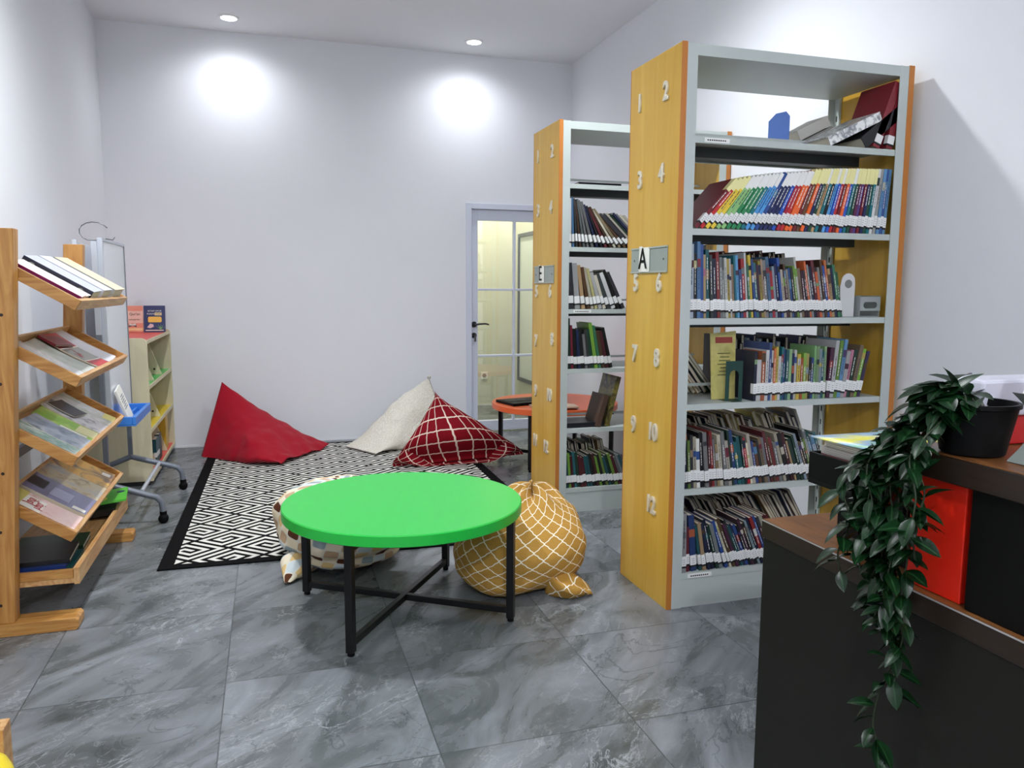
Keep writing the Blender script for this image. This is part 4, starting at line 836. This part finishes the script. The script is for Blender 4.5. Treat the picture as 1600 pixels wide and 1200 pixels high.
text('title_text', 'al  Qur\'an', .027, ink, o, NF(.074, .140), .0003); text('title_text', 'dan keluarga kita', .015, ink, o, NF(.074, .098), .0003)
MB().prism([(.045, .04), (.05, .062), (.074, .056), (.098, .062), (.103, .04), (.074, .05)], -.0014, -.0002, mat((40, 34, 34), .5)).prism([(.05, .052), (.053, .07), (.074, .062), (.095, .07), (.098, .052), (.074, .052)], -.002, -.0014, PAPER).build('open_book_picture', o)
o = standbook('navy blue book with yellow panel standing on the low cabinet', -.93, 6.655, .957, .02, .152, .207, mat((22, 30, 92), .35), 0, -9)
text('title_text', 'SETIAP UMUR', .0165, PAPER, o, NF(.078, .164), .0003); text('title_text', 'PUNYA', .0165, PAPER, o, NF(.05, .141), .0003)
MB().box(.078, .128, -.0012, -.0002, .13, .152, mat((224, 204, 150), .4)).build('caption_box', o); text('title_text', 'KISAH', .014, ink, o, frame((.103, -.0018, .141), (1, 0, 0), (0, 0, 1)), .0003)
MB().prism([(.03, .082), (.036, .076), (.12, .076), (.127, .082), (.127, .112), (.12, .12), (.036, .12), (.03, .112)], -.0012, -.0002, mat((244, 190, 70), .4)).build('yellow_panel', o)
MB().prism([(.022, .036), (.045, .03), (.07, .042), (.066, .06), (.045, .066), (.032, .05)], -.0012, -.0002, mat((220, 186, 190), .4)).build('shell_picture', o)
gl = MB()
for a in range(5):
    q = rad(30 + a * 28); gl.prism([(.115, .022), (.121, .022), (.118 + .045 * cos(q), .022 + .045 * sin(q))], -.0012, -.0002, mat((120, 180, 90), .4))
gl.build('leaf_picture', o); MB().box(.012, .14, -.0012, -.0002, .010, .017, mat((240, 214, 190), .4)).build('base_line', o)
t2 = thing('picture_frame', 'brown wooden frame leaning at the near end of the low cabinet top', 'frame', (-1.08, 5.62, .977), rad(-12)); br = mat((96, 66, 40), .5)
m = MB(); m.T = Matrix.Rotation(rad(-22), 4, 'Y')
m.box(0, .012, 0, .02, 0, .22, br).box(0, .012, .2, .22, 0, .22, br).box(0, .012, .02, .2, 0, .02, br).box(0, .012, .02, .2, .2, .22, br); m.build('frame', t2)
m = MB(); m.T = Matrix.Rotation(rad(-22), 4, 'Y'); m.box(.003, .008, .02, .2, .02, .2, PAPER); m.build('print', t2)
def cabbook(label, y, z, T, H, c, d=.2, xo=.03):
    o = MB().box(-d, 0, 0, .002, 0, H, mat(c, .4)).box(-d, 0, T - .002, T, 0, H, mat(c, .4)).box(-.002, 0, .002, T - .002, 0, H, mat(c, .4)).build('book'); tag(o, label, 'book'); o.location = (x1 - xo, y, z + .001)
    MB().box(-d + .003, -.002, .002, T - .002, .003, H - .004, PAGE).build('pages', o); return o
o = cabbook('white book standing face out on the green shelf of the low cabinet', 5.67, .655, .14, .19, (222, 222, 216), .03, .05); MB().box(.0002, .001, .05, .09, .12, .16, ink).build('logo', o); cabbook('cream book beside the white one on the green shelf', 5.60, .655, .05, .18, (216, 206, 176), .03, .07)
o = cabbook('teal book on the red bottom shelf of the low cabinet', 5.96, .052, .16, .18, (24, 84, 92), .03); MB().box(-.02, .0008, -.0006, .1606, .05, .085, LABW).build('call_label', o)
cabbook('black book beside the teal one on the red bottom shelf', 6.125, .052, .12, .185, (26, 26, 30), .03)
cabbook('yellow and black book at the far end of the red bottom shelf', 6.51, .052, .14, .26, (214, 170, 50))
# ------------------------------------------------------------------ reception desk
DXL = 1.063
t = thing('reception_desk', 'dark reception desk with walnut tops at the right edge', 'desk', (0, 0, 0))
box('desk_panel', DXL + .004, 2.2, -1.2, 1.493, .0, .739, DESK, t, .002)
m = MB().box(DXL, 2.2, -1.2, 1.497, .740, .78, WALND); m.build('counter_edge', t, bevel=.002)
MB().box(DXL + .0005, 2.199, -1.199, 1.4965, .7801, .782, WALN).build('lower_top', t)
MB().box(DXL - .0004, DXL, -1.1, 1.497, .7785, .7815, mat((200, 200, 200), .3, metal=.6)).build('metal_trim', t)
box('upper_block', DXL + .012, 2.0, -1.2, .960, .7825, .985, DESK_SHADE, t, .002)
box('accent_panel', DXL + .02, DXL + .20, .976, 1.092, .7825, .985, REDP, t, .002)
box('upper_edge', DXL, 2.1, -1.2, 1.10, .986, 1.030, WALND, t, .002)
MB().box(DXL + .0005, 2.099, -1.199, 1.0995, 1.0301, 1.032, WALN).build('upper_top', t)
# black tray with papers
t = thing('document_tray', 'black document tray on a black stand on the lower desk counter', 'tray', (0, 0, 0))
box('stand', 1.127, 1.40, 1.12, 1.328, .783, .884, BLACK, t, .002)
m = MB().box(1.09, 1.40, 1.115, 1.38, .895, .905, BLACK).box(1.09, 1.096, 1.115, 1.38, .905, .962, BLACK).box(1.394, 1.40, 1.115, 1.38, .905, .962, BLACK).box(1.096, 1.394, 1.374, 1.38, .905, .962, BLACK).box(1.15, 1.36, 1.14, 1.30, .884, .895, BLACK)
m.build('tray_body', t, bevel=.0015)
zp = .906
for i, (lb, c, T) in enumerate([('white paper sheets at the bottom of the black tray', (222, 222, 220), .045), ('maroon-edged paper bundle in the black tray', (110, 60, 64), .008), ('grey paper bundle in the black tray', (190, 184, 176), .016), ('cream paper bundle near the top of the black tray', (214, 206, 190), .012)]):
    o = box('paper_stack', 1.10 + .004 * i, 1.375, 1.125, 1.365 - .004 * (i % 2), zp, zp + T, mat(c, .7), None); tag(o, lb, 'papers', 'papers in the black tray')
    st = MB()
    for q in range(int(T / .004)): st.box(1.0995 + .004 * i, 1.10 + .004 * i, 1.13, 1.355, zp + .002 + q * .004, zp + .003 + q * .004, mat((150, 144, 138), .7))
    if st.v: st.build('sheet_edge', o)
    zp += T + .0008
vs, fs = [], []
for j in range(9):
    for i in range(9):
        x, y = 1.085 + .29 * i / 8, 1.10 + .27 * j / 8; vs.append((x, y, zp + .004 + .04 * ((8 - j) / 8) ** 2.2 * (.3 + .7 * i / 8) ))
for j in range(8):
    for i in range(8): fs.append((j * 9 + i, j * 9 + i + 1, j * 9 + i + 10, j * 9 + i + 9))
mgm = MB().add(vs, fs, blotch('bright_cover', [(228, 222, 60), (236, 230, 90), (160, 190, 226), (120, 190, 90)], 7)).build('magazine', smooth=1)
s_ = mgm.modifiers.new('thick', 'SOLIDIFY'); s_.thickness = .003; s_.offset = 1; tag(mgm, 'yellow and pale blue magazine topmost in the black tray', 'magazine')
# potted vine
px, py, pz = 1.117, 1.005, 1.033
t = thing('potted_vine', 'trailing green vine in a black pot on the reception desk', 'plant', (0, 0, 0))
pot = MB().lathe([(.046, pz), (.049, pz + .003), (.063, pz + .078), (.067, pz + .08), (.067, pz + .087), (.061, pz + .087), (.059, pz + .075)], BLACK, px, py, 36, cap=False).lathe([(.046, pz), (.001, pz)], BLACK, px, py, 36, cap=False).build('pot', t, smooth=30)
MB().lathe([(.059, pz + .072), (.001, pz + .075)], mat((40, 30, 22), .9), px, py, 30, cap=False).build('soil', t)
LM = leaf_mat(); STM = mat((40, 52, 30), .6); rv = random.Random(17); lf = MB(); stems = []
luv = []
def leaf(p, d, up, L):
    d = d.normalized(); s = d.cross(up).normalized(); u = s.cross(d).normalized(); W_ = L * rv.uniform(.42, .54); vs = []
    prof = [0, .55, .92, 1, .86, .55, 0]; n = len(prof)
    for i, w_ in enumerate(prof):
        a = i / (n - 1); c = p + d * (L * a) - u * (L * .28 * a * a)
        for sd in (-1, 0, 1): vs.append(tuple(c + s * (sd * w_ * W_ / 2) + u * (abs(sd) * w_ * W_ * .16))); luv.append((.5 + .5 * sd, a))
    fs = []
    for i in range(n - 1):
        for k in range(2): b = i * 3 + k; fs.append((b, b + 1, b + 4, b + 3))
    lf.add(vs, fs, LM)
def vine(pts, r, step, L0, L1, dens=1):
    pts = [Vector(p) for p in pts]; q = []
    for i in range(len(pts) - 1):
        p0, p1, p2, p3 = pts[max(i - 1, 0)], pts[i], pts[i + 1], pts[min(i + 2, len(pts) - 1)]
        for k in range(8):
            s = k / 8; q.append(.5 * ((2 * p1) + (p2 - p0) * s + (2 * p0 - 5 * p1 + 4 * p2 - p3) * s * s + (3 * p1 - p0 - 3 * p2 + p3) * s ** 3))
    q.append(pts[-1]); stm = MB().tube(q, r, STM, 6); stm.build('stem', t, smooth=1)
    acc = 0
    for i in range(1, len(q)):
        acc += (q[i] - q[i - 1]).length
        if acc > step:
            acc = 0; tg = (q[i] - q[i - 1]).normalized()
            for _ in range(2 if rv.random() < .75 * dens else 1):
                rd = Vector((rv.uniform(-1, .6), rv.uniform(-1, 1), rv.uniform(-.5, .45)))
                leaf(q[i], (tg * .35 + rd.normalized()), Vector((rv.uniform(-.5, .2), rv.uniform(-.4, .2), 1)), rv.uniform(L0, L1))
top = Vector((px - .02, py + .01, pz + .08))
for a, out, dz in [(200, .07, .015), (150, .06, .02), (180, .05, .035), (230, .06, .02), (110, .06, .02), (250, .05, .02), (160, .08, .0), (190, .08, .0), (20, .04, .02), (130, .07, .005), (140, .05, .03)]:
    d_ = Vector((cos(rad(a)), sin(rad(a)), 0)); vine([top, top + d_ * out * .5 + Vector((0, 0, dz)), top + d_ * out + Vector((0, 0, dz * .6))], .0018, .012, .046, .068)
def hang(x, y, zend, wob, seed, step=.020):
    r_ = random.Random(seed); pts = [top, Vector((px - .045, (py + y) / 2, pz + .085 - .2 * max(0, y - 1.03))), Vector((x + .01, y, pz + .035 - .75 * max(0, y - 1.03)))]; z = pz - .75 * max(0, y - 1.03)
    while z > zend: pts.append(Vector((x + r_.uniform(-wob, wob * .3), y + r_.uniform(-wob, wob), z))); z -= .06
    pts.append(Vector((x, y, zend))); vine(pts, .0016, step * .85, .036, .054)
hang(1.015, 1.055, .49, .012, 1); hang(1.02, 1.03, .60, .012, 2)
for k, (y, ze) in enumerate([(1.09, .76), (1.12, .80), (1.14, .78), (1.07, .70), (1.045, .74), (1.10, .84), (1.155, .86), (1.0, .86), (.985, .90), (1.13, .90), (1.06, .80), (1.075, .88), (1.11, .70)]):
    hang(1.03 - .022 * (k % 3), y, ze, .016, 10 + k, .019 if k < 9 else .014)
fo = lf.build('foliage', t, smooth=1); ul = fo.data.uv_layers.new(name='UVMap')
for l in fo.data.loops: ul.data[l.index].uv = luv[l.vertex_index]
# things behind the pot
t = thing('document_box', 'red box file topped by a pale plastic cover behind the pot', 'box file', (0, 0, 0))
box('red_case', 1.19, 1.62, 1.04, 1.098, 1.033, 1.085, mat((170, 24, 26), .35), t, .003)
box('plastic_cover', 1.16, 1.66, 1.03, 1.099, 1.0855, 1.150, mat((196, 196, 208), .3, nz=.03), t, .006)
t = thing('leaflet_stand', 'grey acrylic stand holding a white and pink leaflet by the pot', 'leaflet stand', (-.018, .004, 0))
st = []
for k in range(13):
    a = rad(-10 + k * 10); st.append((1.165 + .07 * cos(a) * .55, 1.034 + .105 * sin(a) if k > 1 else 1.034))
m = MB(); acr = mat((120, 126, 122), .2)
pf = [(1.128 + .048 * sin(pi * k / 12), 1.034 + .11 * k / 12) for k in range(13)]
pf2 = [(x + .004, z) for x, z in reversed(pf)]
m.prism(pf + pf2, .84, .93, acr); m.build('holder', t, smooth=40); MB().box(1.13, 1.2, .84, .93, 1.0325, 1.0345, acr).build('base', t)
m = MB(); m.T = Matrix.Translation((1.142, .845, 1.136)) @ Matrix.Rotation(rad(22), 4, 'Y'); m.box(0, .003, 0, .08, 0, .12, mat((238, 226, 222), .6)); lfm = m.build('leaflet', t)
# ------------------------------------------------------------------ things at the bottom left corner
t = thing('toy_crate', 'pale wooden crate corner at the lower left of the room', 'crate', (0, 0, 0)); m = MB()
x0_, x1_, y0_, y1_ = -1.0, -.607, 1.95, 1.995
x0_ = -1.0; y0_ = 1.94
box('bottom', x0_, x1_, y0_, y1_, .001, .015, PINEY, t)
for nm, a in (('side_board', (x0_, x1_, y1_ - .015, y1_, .0155, .30)), ('side_board', (x0_, x1_, y0_, y0_ + .015, .0155, .30)), ('side_board', (x0_, x0_ + .015, y0_ + .0155, y1_ - .0155, .0155, .30)), ('side_board', (x1_ - .015, x1_, y0_ + .0155, y1_ - .0155, .0155, .30))): box(nm, *a, PINEY, t, .002)
def toy(u, v):
    a = 2 * pi * u; ph = pi * v - pi / 2; r = abs(cos(ph)) ** .6; p = Vector((-.655 + .115 * r * cos(a), 1.80 + .12 * r * sin(a), .215 + .07 * math.copysign(abs(sin(ph)) ** .7, sin(ph)))); p += Vector((cos(a), sin(a), 1)) * .012 * nz(p, 14, 4); return p, (u, v)

o = grid('toy_bag', toy, 40, 24, mat((240, 214, 30), .35, nz=.1, sc=20.0)); tag(o, 'bright yellow toy bag at the crate corner, lower left', 'toy')
tw = MB().prism([(-.56, .15), (-.535, .19), (-.54, .24), (-.575, .26)], 1.74, 1.80, glass_mat('teal_plastic', (.75, .92, .92), .1, .2)).build('clear_wrapper', o)
